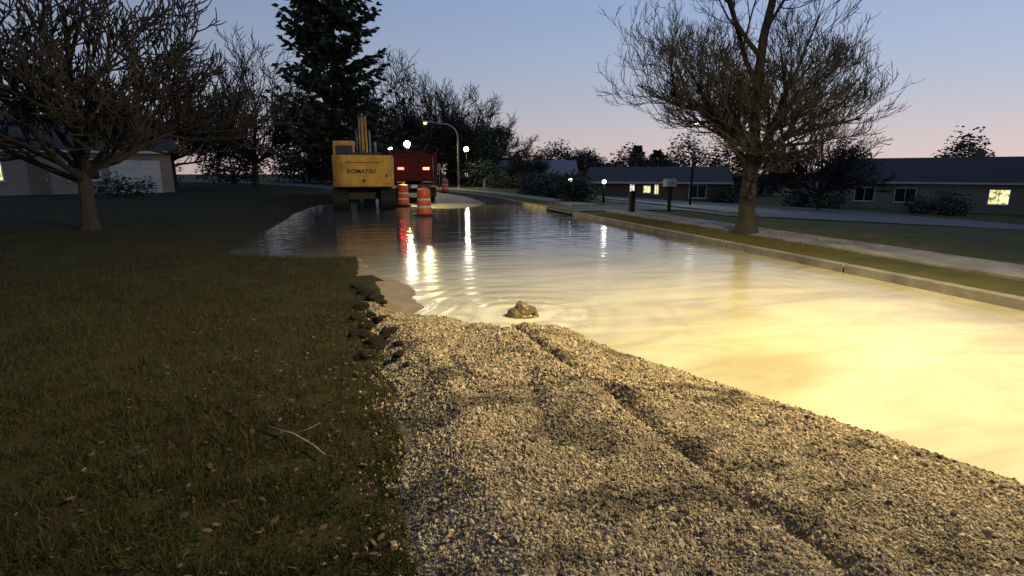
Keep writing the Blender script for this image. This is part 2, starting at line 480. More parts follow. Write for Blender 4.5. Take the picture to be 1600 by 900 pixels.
# ---------------------------------------------------------------- gravel spread
SH = [(-.02, 6.35), (.04, 6.2), (.42, 6.03), (.79, 5.62), (1.12, 5.24), (1.42, 5.20), (1.72, 5.14), (1.95, 4.83), (2.09, 4.38), (2.25, 4.05), (2.39, 3.75),
      (2.71, 3.04), (3.03, 2.32), (3.23, 1.77), (3.5, .9), (3.7, 0), (3.9, -2)]
SHx = np.array([p[0] for p in SH]); SHy = np.array([p[1] for p in SH])
def shore_d(x, y):
    p = np.array((x, y))
    a = np.stack([SHx[:-1], SHy[:-1]], 1); c = np.stack([SHx[1:], SHy[1:]], 1)
    t = np.clip(((p - a) * (c - a)).sum(1) / ((c - a) ** 2).sum(1), 0, 1)
    q = a + t[:, None] * (c - a)
    dd = np.sqrt(((p - q) ** 2).sum(1)).min()
    xs = np.interp(y, SHy[::-1], SHx[::-1])
    inside = (x < xs) and (y < 6.35)
    return dd if inside else -dd
EY = [-2, 1.75, 2.15, 2.4, 2.9, 3.5, 4.0, 4.3, 5.05, 5.5, 6.4, 7]
EX = [.2, .16, .13, .06, .20, .15, .06, .13, .0, .02, -.06, -.1]
def edge_x(y):
    return float(np.interp(y, EY, EX)) + .06 * noise.noise((0, y * 2.3, 7)) + .05 * noise.noise((0, y * 7, 2))
def rut_x(y): return float(np.interp(y, [1.5, 2.3, 2.9, 3.7, 5.1], [1.52, 1.44, 1.40, 1.32, 1.14]))
def fbm(x, y, s, o=4):
    return noise.fractal((x * s, y * s, 1.7), 1.0, 2.0, o)
def gravel_h(x, y):
    d = shore_d(x, y)
    if d < -.5: return -.3
    h = .30 * (1 - math.exp(-d / .75)) if d > 0 else d * .5
    if d > 0:
        k = min(1, d / .3)
        h += k * (.075 * math.exp(-((x - 1.6) ** 2 / .16 + (y - 4.5) ** 2 / .16)) + .05 * math.exp(-((x - .55) ** 2 / .12 + (y - 4.9) ** 2 / .4)))
        h += k * .055 * math.exp(-((x - rut_x(y) + .22) / .2) ** 2)
        h += k * (.042 * fbm(x, y, 1.3) + .026 * fbm(x + 5, y * 1.9, 3.2) + .007 * fbm(x, y, 11))
        rx = rut_x(y)
        h -= k * (.068 + .03 * math.exp(-((y - 4.0) / .5) ** 2) + .012 * noise.noise((2, y * 1.7, 5)) + .01 * noise.noise((6, y * 6, 5))) * math.exp(-((x - rx - .012 * noise.noise((9, y * 3, 1))) / .055) ** 2)
        h += k * .020 * (math.exp(-((x - rx - .13) / .07) ** 2) + math.exp(-((x - rx + .14) / .09) ** 2))
        # fainter dragged lines in the spread stone
        for ax, sl, yc in ((.55, -.10, 3.6), (.95, .16, 3.0), (1.85, .12, 3.2), (.7, .35, 4.3)):
            lx = ax + sl * (y - yc)
            h -= k * .034 * math.exp(-((x - lx) / .05) ** 2) * math.exp(-((y - yc) / .55) ** 2)
    ez = .118 + .55 * (x - edge_x(y))
    return min(h, ez) if x < .9 else h
gx = np.arange(-.3, 4.3, .035); gy = np.arange(-.6, 6.6, .035)
H = np.array([[gravel_h(float(x), float(y)) for x in gx] for y in gy])
b = MB()
b.v = [(float(gx[j]), float(gy[i]), float(H[i, j])) for i in range(len(gy)) for j in range(len(gx))]
k = len(gx)
b.f = [(i * k + j, i * k + j + 1, (i + 1) * k + j + 1, (i + 1) * k + j) for i in range(len(gy) - 1) for j in range(k - 1)]
tag(b.build('gravel_bed', M['gravelbed'], smooth=True, fix=False), 'bed of the spread grey and tan gravel beside the water', 'gravel', kind='stuff')

def hsample(x, y):
    fi = np.clip((y - gy[0]) / .035, 0, len(gy) - 1.001); fj = np.clip((x - gx[0]) / .035, 0, len(gx) - 1.001)
    i, j = fi.astype(int), fj.astype(int); u, v = fi - i, fj - j
    return (H[i, j] * (1 - u) + H[i + 1, j] * u) * (1 - v) + (H[i, j + 1] * (1 - u) + H[i + 1, j + 1] * u) * v

def points_object(name, co, scl, rotz, material, builder):
    me = bpy.data.meshes.new(name)
    me.vertices.add(len(co)); me.vertices.foreach_set('co', np.asarray(co, dtype=np.float32).ravel())
    a = me.attributes.new('scl', 'FLOAT_VECTOR', 'POINT'); a.data.foreach_set('vector', np.asarray(scl, dtype=np.float32).ravel())
    a = me.attributes.new('rot', 'FLOAT_VECTOR', 'POINT'); a.data.foreach_set('vector', np.asarray(rotz, dtype=np.float32).ravel())
    me.materials.append(material)
    o = bpy.data.objects.new(name, me); COL.objects.link(o)
    ng = bpy.data.node_groups.new(name + '_nodes', 'GeometryNodeTree')
    ng.interface.new_socket('Geometry', in_out='INPUT', socket_type='NodeSocketGeometry')
    ng.interface.new_socket('Geometry', in_out='OUTPUT', socket_type='NodeSocketGeometry')
    n, l = ng.nodes, ng.links
    gi, go = n.new('NodeGroupInput'), n.new('NodeGroupOutput')
    inst = builder(n, l)
    sm = n.new('GeometryNodeSetMaterial'); sm.inputs['Material'].default_value = material
    iop = n.new('GeometryNodeInstanceOnPoints')
    l.new(gi.outputs[0], iop.inputs['Points'])
    l.new(inst[0], iop.inputs['Instance'])
    if inst[1]:
        iop.inputs['Pick Instance'].default_value = True
    for nm, sk in (('scl', 'Scale'), ('rot', 'Rotation')):
        at = n.new('GeometryNodeInputNamedAttribute'); at.data_type = 'FLOAT_VECTOR'; at.inputs['Name'].default_value = nm
        l.new(at.outputs['Attribute'], iop.inputs[sk])
    l.new(iop.outputs[0], sm.inputs[0]); l.new(sm.outputs[0], go.inputs[0])
    md = o.modifiers.new('scatter', 'NODES'); md.node_group = ng
    return o

def stone_builder(n, l):
    jn = n.new('GeometryNodeGeometryToInstance')
    for s in range(5):
        ic = n.new('GeometryNodeMeshIcoSphere'); ic.inputs['Radius'].default_value = 1; ic.inputs['Subdivisions'].default_value = 1
        sp = n.new('GeometryNodeSetPosition')
        rv = n.new('FunctionNodeRandomValue'); rv.data_type = 'FLOAT_VECTOR'; rv.inputs['Seed'].default_value = s * 11 + 3
        rv.inputs[0].default_value = (-.38,) * 3; rv.inputs[1].default_value = (.38,) * 3
        l.new(ic.outputs['Mesh'], sp.inputs['Geometry']); l.new(rv.outputs[0], sp.inputs['Offset'])
        l.new(sp.outputs[0], jn.inputs[0])
    return jn.outputs[0], True

N = 430000
px = np.random.uniform(-.1, 3.9, N); py = np.random.uniform(.7, 6.3, N)
dist = np.hypot(px, py)
keep = np.random.rand(N) < np.clip(1.15 - .17 * (dist - 1.5), .3, 1)
hz = hsample(px, py)
lz = np.array([lawn_z(float(a), float(c)) for a, c in zip(px, py)])
sx = np.interp(py, SHy[::-1], SHx[::-1])
ee = np.array([edge_x(float(c)) for c in py])
keep &= (hz > -.03) & (px < sx + .08) & (px > ee - .28 * np.random.rand(N) ** 16)
px, py, hz, dist = px[keep], py[keep], hz[keep], dist[keep]
n_ = len(px)
rad = np.clip(np.random.lognormal(math.log(.0045), .42, n_) * (1 + 1.3 * (np.random.rand(n_) < .012)), .0026, .014) * np.where(dist > 3.2, 1.25, 1)
scl = rad[:, None] * np.random.uniform([.85, .75, .5], [1.3, 1.1, .85], (n_, 3))
hz = np.maximum(hz, np.array([lawn_z(float(a), float(c)) for a, c in zip(px, py)]) + .004)
pos = np.stack([px, py, hz + rad * np.random.uniform(-.4, .5, n_)], 1)
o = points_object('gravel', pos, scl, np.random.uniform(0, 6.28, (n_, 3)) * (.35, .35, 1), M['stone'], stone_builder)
tag(o, 'loose angular gravel spread along the kerb in the foreground', 'gravel', kind='stuff')

# wet silt washed up beside the kerb
def silt_h(x, y):
    cx = np.interp(y, [6.0, 6.4, 7.3, 8.1, 8.7, 10.4, 11.5], [.42, .62, .60, .40, .10, -.22, -.4])
    d = cx - x
    h = .13 * (1 - math.exp(-(d / .5) ** 1.5)) if d > 0 else d * .25
    h += .014 * fbm(x, y, 2.2) + .006 * fbm(x, y, 9)
    for bx, by, br in ((-.12, 9.6, .16), (.0, 8.95, .17), (.22, 7.6, .3), (-.2, 10.3, .14)):
        h += .05 * math.exp(-((x - bx) ** 2 + (y - by) ** 2) / br ** 2)
    h -= .10 * max(0, (6.15 - y)) * 3
    return h
sgx = np.arange(-.42, 1.2, .04); sgy = np.arange(5.7, 11.3, .04)
b = MB(); k = len(sgx)
b.v = [(float(x), float(y), silt_h(float(x), float(y)) if x > -.38 else -.1) for y in sgy for x in sgx]
b.f = [(i * k + j, i * k + j + 1, (i + 1) * k + j + 1, (i + 1) * k + j) for i in range(len(sgy) - 1) for j in range(k - 1)]
tag(b.build('silt_bank', M['silt'], smooth=True, fix=False), kind='structure')

# dark clods of soil along the gravel edge
def lump(r, seed, flat=.42, sub=3, rough=.75):
    bm = bmesh.new(); bmesh.ops.create_icosphere(bm, subdivisions=sub, radius=1)
    for v in bm.verts:
        p = v.co.copy()
        f = 1 + rough * noise.fractal(p * 1.4 + Vector((seed * 3.1, 0, 0)), 1, 2, 4) + .1 * noise.noise(p * 5 + Vector((seed, 1, 0)))
        v.co = Vector((p.x * f, p.y * f * .85, max(p.z * f * flat, -.35))) * r
    me = bpy.data.meshes.new('lump'); bm.to_mesh(me); bm.free()
    me.polygons.foreach_set('use_smooth', [True] * len(me.polygons))
    return me
clod_meshes = [lump(1, i) for i in range(5)]
for m_ in clod_meshes: m_.materials.append(M['soil'])
CL = sorted([(-.05, 6.75, .11), (.06, 6.35, .12), (-.10, 6.05, .10), (.0, 5.62, .075), (.10, 5.32, .10), (-.04, 5.18, .09), (.16, 4.78, .10), (.03, 4.66, .11),
      (-.12, 4.95, .10), (.21, 4.45, .045), (.19, 4.12, .075), (.24, 3.86, .032), (-.15, 5.5, .09), (-.17, 7.1, .10), (.1, 4.2, .05), (-.05, 4.35, .08)], key=lambda q: -q[1])
ORD = 'first second third fourth fifth sixth seventh eighth ninth tenth eleventh twelfth thirteenth fourteenth fifteenth sixteenth'.split()
for i, (x, y, r) in enumerate(CL):
    o = bpy.data.objects.new('soil_clod', clod_meshes[i % 5]); COL.objects.link(o)
    o.location = (x, y, max(lawn_z(x, y), gravel_h(x, y)) + r * .14); o.scale = (r, r * random.uniform(.8, 1.2), r); o.rotation_euler = (0, 0, random.uniform(0, 6))
    tag(o, f'dark soil clod at the gravel edge, {ORD[i]} counting nearer from the silt bank', 'soil clod', 'soil clods along the gravel edge')

# grass blades on the verge
def blade_builder(n, l):
    jn = n.new('GeometryNodeGeometryToInstance')
    for s in range(3):
        c = n.new('GeometryNodeMeshCone'); c.inputs['Vertices'].default_value = 3; c.inputs['Radius Top'].default_value = .0
        c.inputs['Radius Bottom'].default_value = .05; c.inputs['Depth'].default_value = 1
        l.new(c.outputs['Mesh'], jn.inputs[0])
    return jn.outputs[0], True
def blade_mat(name, c1, c2):
    m, nt, n, l, b = principled(name)
    b.inputs['Roughness'].default_value = .8
    b.inputs['Specular IOR Level'].default_value = .2
    oi = n.new('ShaderNodeObjectInfo'); rp = n.new('ShaderNodeValToRGB')
    rp.color_ramp.elements[0].color = (*c1, 1); rp.color_ramp.elements[1].color = (*c2, 1)
    l.new(oi.outputs['Random'], rp.inputs[0]); l.new(rp.outputs[0], b.inputs['Base Color'])
    return m
def grass(name, gen, N, zf, hgt, m, label):
    x, y = gen(N)
    z = np.array([zf(float(a), float(c)) for a, c in zip(x, y)])
    cl = np.array([noise.noise((float(a) * 5, float(c) * 5, 0)) + .6 * noise.noise((float(a) * 1.6, float(c) * 1.6, 3)) for a, c in zip(x, y)])
    h = np.random.uniform(.5, 1.3, N) * hgt * np.clip(1 + 1.1 * cl, .25, 2.4)
    w = h * 0 + np.random.uniform(.035, .085, N)
    sc_ = np.stack([w, w * .5, h], 1)
    rot = np.stack([np.random.normal(0, .5, N), np.random.normal(0, .5, N), np.random.uniform(0, 6.28, N)], 1)
    o = points_object(name, np.stack([x, y, z - .005], 1), sc_, rot, m, blade_builder)
    return tag(o, label, 'grass', kind='stuff')
def gen_left(N):
    y = 1.0 + 15 * np.random.rand(N) ** 2.2
    x = np.random.uniform(-1, 0, N) ** 1 * (1.0 + .9 * y) + .02
    e = np.array([edge_x(float(c)) if c < 7.5 else -.2 for c in y])
    return x + e - .02, y
M['blade'] = blade_mat('grass_blade', (.012, .014, .004), (.064, .062, .018))
M['blade2'] = blade_mat('dry_grass_blade', (.06, .055, .014), (.15, .125, .035))
grass('grass', gen_left, 210000, lawn_z, .058, M['blade'], 'short dark grass on the verge left of the gravel')
def gen_right(N):
    y = np.random.uniform(8, 17.4, N); x = 7.56 + 2.6 * np.random.rand(N) ** 1.5
    return x, y
grass('dry_grass', gen_right, 26000, right_z, .07, M['blade2'], 'olive dry grass on the strip across the flooded street')

# fallen leaves on the left verge
b = MB()
for i in range(900):
    y = 1.6 + 4.5 * random.random() ** 1.4
    x = edge_x(y) - .03 - (random.random() ** 1.3) * 1.6
    z = lawn_z(x, y) + random.uniform(.012, .045); r = random.choice((.007, .009, .012, .015, .02)) * random.uniform(.8, 1.3)
    q = Matrix.Rotation(random.uniform(0, 6), 3, 'Z') @ Matrix.Rotation(random.uniform(-.6, .6), 3, 'X') @ Matrix.Rotation(random.uniform(-.5, .5), 3, 'Y')
    p = [Vector(v) * r for v in ((-1, 0, 0), (-.3, .55, .12), (.5, .4, .05), (1.1, 0, .1), (.5, -.45, .02), (-.3, -.5, .1))]
    b.add([q @ v + Vector((x, y, z)) for v in p], [(0, 1, 2, 3, 4, 5)])
tag(b.build('fallen_leaves', M['litter'], fix=False), 'reddish brown fallen leaves scattered in the verge grass', 'leaves', kind='stuff')
b = MB(); b.tube([(-.62, 3.15, .17), (-.45, 2.98, .185), (-.33, 2.82, .18), (-.27, 2.72, .175)], [.006, .008, .007, .004], 6)
b.tube([(-.45, 2.98, .185), (-.37, 2.99, .20), (-.31, 3.03, .21)], [.004, .003, .002], 5)
tag(b.build('fallen_twig', M['wood'], smooth=True), 'thin pale twig lying in the dark verge grass', 'twig')

# ---------------------------------------------------------------- the gush of water at the break
def gush():
    bm = bmesh.new()
    def ball(c, r, s=(1, 1, 1)):
        g = bmesh.ops.create_icosphere(bm, subdivisions=3, radius=r)
        for v in g['verts']:
            v.co = Vector((v.co.x * s[0], v.co.y * s[1], v.co.z * s[2])) + Vector(c)
    ball((-.07, 0, .03), .10, (1.15, .9, .85)); ball((-.01, 0, .085), .085); ball((-.03, .0, .125), .055, (1, 1, 1.0))
    ball((.06, 0, .08), .065, (1.2, 1, .8)); ball((.105, 0, .075), .045); ball((.135, -.01, .04), .03, (.8, 1, 1.4)); ball((.155, -.01, .0), .028, (.8, 1, 1.5))
    ball((-.13, 0, .0), .06, (1.3, 1, .7)); ball((.0, .05, .03), .10, (1.3, 1, .7)); ball((0, 0, -.01), .14, (1.15, .9, .2))
    me = bpy.data.meshes.new('gush'); bm.to_mesh(me); bm.free()
    o = bpy.data.objects.new('water_gush', me); COL.objects.link(o)
    r = o.modifiers.new('remesh', 'REMESH'); r.mode = 'VOXEL'; r.voxel_size = .007; r.use_smooth_shade = True
    s = o.modifiers.new('smooth', 'SMOOTH'); s.iterations = 5
    tx = bpy.data.textures.new('gush_noise', 'CLOUDS'); tx.noise_scale = .035
    d = o.modifiers.new('disp', 'DISPLACE'); d.texture = tx; d.strength = .022; d.mid_level = .5
    m, nt, n, l, bs = principled('silty_gush')
    bs.inputs['Roughness'].default_value = .2
    t = n.new('ShaderNodeTexNoise'); t.inputs['Scale'].default_value = 22
    tc = n.new('ShaderNodeTexCoord'); l.new(tc.outputs['Object'], t.inputs['Vector'])
    rp = n.new('ShaderNodeValToRGB')
    rp.color_ramp.elements[0].position = .35; rp.color_ramp.elements[0].color = (.105, .08, .042, 1)
    rp.color_ramp.elements[1].position = .7; rp.color_ramp.elements[1].color = (.25, .195, .11, 1)
    l.new(t.outputs['Fac'], rp.inputs[0]); l.new(rp.outputs[0], bs.inputs['Base Color'])
    me.materials.append(m)
    o.location = (BOIL[0], BOIL[1], .0); o.rotation_euler = (0, 0, R(-15))
    tag(o, 'lumpy brown gush of silty water boiling up through the flooded street', 'water gush')
gush()

# ---------------------------------------------------------------- lamps that light the scene
def spot(name, loc, target, power, col, size=60, blend=.5, radius=.1, parent=None):
    ld = bpy.data.lights.new(name, 'SPOT'); ld.energy = power; ld.color = col; ld.spot_size = R(size); ld.spot_blend = blend; ld.shadow_soft_size = radius
    o = bpy.data.objects.new(name, ld); COL.objects.link(o)
    o.location = loc
    o.rotation_euler = (Vector(target) - Vector(loc)).to_track_quat('-Z', 'Y').to_euler()
    if parent: o.parent = parent
    return o
def point(name, loc, power, col, radius=.1, parent=None):
    ld = bpy.data.lights.new(name, 'POINT'); ld.energy = power; ld.color = col; ld.shadow_soft_size = radius
    o = bpy.data.objects.new(name, ld); COL.objects.link(o); o.location = loc
    if parent: o.parent = parent
    return o

# curved street lamps on the far side of the street: one in view, the next one along just beside the break
def street_lamp(loc, label, rz, power, aim, cone, blend):
    t = empty('street_lamp', loc, rz, label, 'street lamp', 'street lamps')
    p = [(0, 0, 0), (0, 0, 3.6), (0, 0, 4.3)]
    for a in range(10, 91, 10):
        p.append((-1.15 * (1 - math.cos(R(a))), 0, 4.3 + 1.15 * math.sin(R(a))))
    p += [(-1.8, 0, 5.52), (-2.35, .0, 5.57)]
    r = list(np.linspace(.085, .045, len(p)))
    b = MB(); b.tube(p, r, 10); b.build('pole', M['alu'], t, True)
    b = MB(); b.lathe([(.17, 0), (.17, .04), (.11, .10), (.10, .35)], 14); b.build('base', M['alu'], t)
    b = MB(); b.prism([(-2.35, -.09), (-2.95, -.14), (-3.0, 0), (-2.95, .14), (-2.35, .09)], 5.56, 5.68); hd = b.build('lamp_head', M['grey'], t, bevel=.02)
    b = MB(); b.lathe([(.03, -.20), (.11, -.17), (.16, -.08), (.165, .0)], 14, (-2.75, 0, 5.56)); b.build('lens', M['e_street'], hd, True)
    spot('street_light', (-2.75, 0, 5.22), aim, power, (1, .79, .36), cone, blend, .14, t)
street_lamp((8.05, 48.1, .1), 'lit street lamp on a tall pale pole with a long curved arm', 0, 800, (-2.75, -2.5, 0), 150, .5)
street_lamp((8.15, 1.9, .1), 'nearest street lamp, lighting the muddy water from the right', 0, 5000, (-5.5, 5.4, 0), 142, 1.0)

def yard_lamp(loc, h, rad, label, power, m, col, post='black', pr=.03):
    t = empty('yard_lamp', loc, 0, label, 'yard lamp', 'lit yard lamps')
    b = MB(); b.tube([(0, 0, 0), (0, 0, h - rad)], pr, 8); b.build('post', M[post], t, True)
    b = MB(); b.lathe([(pr * 2.2, 0), (pr * 2.2, .05), (pr * 1.2, .12)], 10); b.build('foot', M[post], t)
    b = MB(); b.lathe([(rad * .5, h - rad * 1.15), (rad * .7, h - rad), (rad * .5, h - rad * .9)], 10); b.build('collar', M[post], t)
    b = MB(); b.lathe([(rad * math.sin(R(a)) + .002, h - rad * math.cos(R(a))) for a in range(5, 180, 17)], 14); b.build('globe', m, t, True)
    b = MB(); b.lathe([(rad * .5, h + rad * .85), (rad * .3, h + rad * 1.1), (.01, h + rad * 1.25)], 10); b.build('finial', M[post], t)
    point('yard_light', (0, -rad * 2.2, h), power, col, .1, t)
yard_lamp((9.35, 51.3, 0), 3.6, .21, 'round white yard lamp glowing just right of the street lamp pole', 260, M['e_white'], (1, .9, .65))
yard_lamp((10.75, 28.0, .05), 1.12, .095, 'small round lamp glowing in front of the dark hedge', 5, M['e_small'], (1, .95, .85))
yard_lamp((11.0, 24.2, .0), 1.12, .095, 'small bright lamp on a black post where the hedge ends', 7, M['e_small'], (.95, 1, .9), pr=.05)
# car park lamp beyond the driveway
def lot_lamp(loc):
    t = empty('parking_lamp', loc, 0, 'parking lamp on a slim dark pole beyond the black driveway post', 'parking lamp')
    b = MB(); b.tube([(0, 0, 0), (0, 0, 4.4)], [.06, .04], 8); b.build('pole', M['black'], t, True)
    b = MB(); b.box((0, -.2, 4.42), (.22, .5, .08)); h = b.build('lamp_head', M['black'], t)
    b = MB(); b.box((0, -.25, 4.37), (.16, .3, .02)); b.build('lens', M['e_white'], h)
    spot('parking_light', (0, -.3, 4.3), (0, -.9, 0), 420, (.85, 1, .86), 140, .5, .08, t)
lot_lamp((17.5, 27.0, right_z(17.5, 27)))

# ---------------------------------------------------------------- traffic drums
def drum(loc, label, rz=0, tilt=0):
    t = empty('traffic_drum', loc, rz, label, 'traffic drum', 'orange traffic drums')
    t.rotation_euler = (tilt, 0, rz)
    def ring(z0, z1, r0, r1): return [(r0, z0), (r1, z1)]
    secs = [(.08, .30, 'o'), (.30, .40, 'w'), (.40, .57, 'o'), (.57, .66, 'w'), (.66, .97, 'o')]
    rr = lambda z: .285 - .055 * (z - .08) / .9
    ob = MB()
    for z0, z1, c in secs:
        if c == 'o':
            prof = [(rr(z0) - .004, z0), (rr(z0) + .004, z0 + .012), (rr(z1) + .006, z1 - .014), (rr(z1) - .002, z1)]
            if z1 > .9: prof += [(rr(z1) - .05, z1 + .03), (rr(z1) - .12, z1 + .035), (.02, z1 + .03)]
            ob.lathe(prof, 24)
    ob.build('body', M['orange'], t, True)
    for z0, z1, c in secs:
        if c == 'w':
            b = MB(); b.lathe([(rr(z0) - .012, z0), (rr(z0) - .004, z0 + .004), (rr(z1) - .004, z1 - .004), (rr(z1) - .012, z1)], 24)
            b.build('reflective_band', M['drumwhite'], t, True)
    b = MB(); b.lathe([(.36, 0), (.385, .02), (.375, .07), (.33, .09), (.27, .092)], 24); b.build('base', M['rubber'], t, True)
    b = MB(); b.tube([(-.09, 0, .99), (-.08, 0, 1.05), (.08, 0, 1.05), (.09, 0, .99)], .014, 6); b.build('handle', M['orange'], t, True)
drum((2.12, 20.5, -.03), 'nearest orange and white traffic drum standing in the flooded street')
drum((1.75, 26.3, .0), 'orange traffic drum close behind the truck, left of the nearest drum', .6, R(2))
drum((6.05, 42.6, .0), 'far small orange traffic drum between the truck and the lamp pole', 1.1)

# ---------------------------------------------------------------- excavator seen from behind
def excavator(loc):
    t = empty('excavator', loc, 0, 'yellow excavator seen from behind at the left kerb', 'excavator')
    for s in (-1, 1):
        x = s * .98
        arc = [(1.75 + .42 * math.sin(R(a)), .45 - .42 * math.cos(R(a))) for a in range(0, 181, 20)]
        arc += [(-1.75 - .42 * math.sin(R(a)), .45 + .42 * math.cos(R(a))) for a in range(0, 181, 20)]
        b = MB(); b.prism(arc, x - .30, x + .30, 'X'); tr = b.build('track', M['darksteel'], t)
        b = MB()
        pts = [Vector((0, p[0], p[1])) for p in arc]
        for i in range(len(pts)):
            a, c = pts[i], pts[(i + 1) % len(pts)]
            L = (c - a).length; nn = max(1, round(L / .17))
            for q in range(nn):
                m_ = a.lerp(c, (q + .5) / nn); d = (c - a).normalized(); nv = Vector((0, -d.z, d.y))
                if (m_ - Vector((0, 0, .45))).dot(nv) < 0: nv = -nv
                rot = Matrix((Vector((1, 0, 0)), d, Vector((1, 0, 0)).cross(d))).transposed()
                b.box(m_ + nv * .02 + Vector((x, 0, 0)), (.62, .13, .05), rot)
        b.build('track_shoes', M['rubber'], tr)
    b = MB(); b.box((0, 0, .62), (1.5, 2.2, .4)); b.lathe([(.62, .8), (.62, 1.0)], 24); b.build('undercarriage', M['darksteel'], t)
    # upper structure
    cw = [(1.25, -1.55), (1.25, -2.05)] + [(1.25 - .0 - .55 * (1 - math.cos(R(a))), -2.05 - .52 * math.sin(R(a))) for a in range(15, 76, 15)]
    cw += [(-p[0], p[1]) for p in reversed(cw)]
    b = MB(); b.prism(cw, .98, 2.28); c = b.build('counterweight', M['yellow'], t, bevel=.05)
    fo = bpy.data.curves.new('lettering', 'FONT'); fo.body = 'KOMATSU'; fo.size = .30; fo.extrude = .004; fo.align_x = 'CENTER'; fo.align_y = 'CENTER'
    fo.offset = .008
    to = bpy.data.objects.new('lettering_curve', fo); COL.objects.link(to)
    dg = bpy.context.evaluated_depsgraph_get(); me = bpy.data.meshes.new_from_object(to.evaluated_get(dg))
    bpy.data.objects.remove(to)
    me.materials.clear(); me.materials.append(M['letter'])
    tx = bpy.data.objects.new('lettering', me); COL.objects.link(tx); tx.parent = c
    tx.location = (-.08, -2.566, 1.62); tx.rotation_euler = (R(90), 0, 0)
    w_ = max(v.co.x for v in me.vertices) - min(v.co.x for v in me.vertices)
    tx.scale = (1.12 / w_, .75, 1)
    b = MB()
    b.add([(.86, -2.575, 1.40), (1.0, -2.575, 1.40), (.93, -2.575, 1.54)], [(0, 1, 2)]); b.build('warning_decal', M['letter'], c, fix=False)
    b = MB(); b.box((1.03, -2.36, 1.88), (.14, .02, .10), Matrix.Rotation(R(48), 3, 'Z')); b.build('rear_lamp', M['black'], c)
    b = MB(); b.box((0, -2.4, 1.02), (1.7, .2, .06)); b.build('lower_lip', M['darksteel'], c)
    for x in (-.62, .62):
        b = MB(); b.tube([(x - .07, -2.2, 2.27), (x - .05, -2.2, 2.36), (x + .05, -2.2, 2.36), (x + .07, -2.2, 2.27)], .02, 6); b.build('lifting_eye', M['darksteel'], c, True)
        b = MB(); b.box((x * 1.42, -2.567, 1.14), (.26, .016, .07)); b.build('reflector', M['orange'], c)
    b = MB(); b.box((0, -2.565, 1.98), (1.36, .012, .018)); b.build('panel_seam', M['black'], c)
    b = MB(); b.lathe([(.05, -2.575), (.05, -2.56)], 12, (0, 0, 1.24), 'Y'); b.build('tow_hole', M['black'], c)
    for z in (1.45, 1.58, 1.71, 1.84, 1.97):
        for sx in (-1, 1):
            b = MB(); b.box((sx * 1.235, -1.05, z), (.02, .6, .06)); b.build('grille_slat', M['black'], t)
    b = MB(); b.tube([(-1.25, 1.0, 2.5), (-1.48, 1.05, 2.5)], .014, 6); b.box((-1.52, 1.05, 2.38), (.18, .05, .34)); b.build('mirror', M['black'], t)
    for x in (-.02, .16):
        b = MB(); b.tube([(x, .6, 2.0), (x, 1.2, 3.0), (x, 2.0, 4.0), (x, 2.9, 4.5), (x, 4.2, 4.55), (x, 4.9, 4.15)], .022, 6); b.build('hydraulic_hose', M['black'], t, True)
    b = MB(); b.box((.0, -.15, 1.14), (2.4, 2.9, .28)); b.build('deck', M['darksteel'], t, bevel=.02)
    b = MB(); b.box((.83, -.5, 1.72), (.80, 2.05, .9)); b.build('side_housing', M['yellow'], t, bevel=.03)
    b = MB(); b.box((-.83, -1.0, 1.72), (.8, 1.05, .9)); b.build('side_housing', M['yellow'], t, bevel=.03)
    b = MB(); b.box((0, -1.0, 2.32), (1.6, .95, .2)); b.build('engine_hood', M['darksteel'], t, bevel=.04)
    b = MB(); b.tube([(.55, -1.0, 2.4), (.55, -1.0, 2.75), (.55, -1.08, 2.85)], .06, 10); b.build('exhaust', M['grey'], t, True)
    cp = [(-.42, 1.28), (1.15, 1.28), (1.42, 1.9), (1.2, 2.95), (-.42, 2.95)]
    b = MB(); b.prism(cp, -1.25, -.33, 'X'); cab = b.build('cab', M['yellow'], t, bevel=.04)
    for nm, pr in (('rear_pane', ((-.79, -.425, 2.3), (.74, .012, .9))), ):
        b = MB(); b.box(pr[0], pr[1]); b.build('window_pane', M['glass'], cab)
    b = MB(); b.prism([(-.28, 1.95), (.45, 1.95), (.45, 2.82), (-.28, 2.82)], -1.262, -1.248, 'X'); b.build('window_pane', M['glass'], cab)
    b = MB(); b.prism([(.55, 1.5), (1.12, 1.5), (1.3, 1.9), (1.12, 2.82), (.55, 2.82)], -1.262, -1.248, 'X'); b.build('window_pane', M['glass'], cab)
    b = MB(); b.prism([(-.28, 1.95), (1.2, 1.95), (1.05, 2.82), (-.28, 2.82)], -.332, -.318, 'X'); b.build('window_pane', M['glass'], cab)
    b = MB()
    for s in (1.2, .5):
        b.tube([(s, -1.5, 2.15), (s, -1.5, 2.7), (s, .2, 2.7), (s, .2, 2.15)], .02, 6)
    b.build('handrail', M['darksteel'], t, True)
    # boom, stick, bucket
    bp_ = [(.45, 1.35), (.75, 1.15), (2.2, 3.2), (3.2, 3.85), (5.4, 3.35), (5.5, 3.6), (3.3, 4.35), (2.6, 4.2), (1.6, 3.4)]
    b = MB(); b.prism(bp_, -.12, .26, 'X'); b.build('boom', M['yellow'], t, bevel=.03)
    b = MB(); b.prism([(4.85, 4.0), (5.3, 3.9), (5.75, 3.3), (6.25, 1.05), (6.05, 1.0), (5.25, 3.3)], -.08, .22, 'X'); b.build('stick', M['yellow'], t, bevel=.03)
    bk = [(6.0, 1.1), (6.35, 1.1), (6.7, .7), (6.6, .15), (6.1, .0), (5.55, .15), (5.95, .4)]
    b = MB(); b.prism(bk, -.45, .6, 'X'); b.build('bucket', M['darksteel'], t, bevel=.02)
    for s in (-.24, .38):
        b = MB(); b.tube([(s, 1.05, 1.3), (s, 2.0, 2.5)], .075, 10); b.tube([(s, 2.0, 2.5), (s, 2.75, 3.6)], .045, 8); b.build('boom_cylinder', M['grey'], t, True)
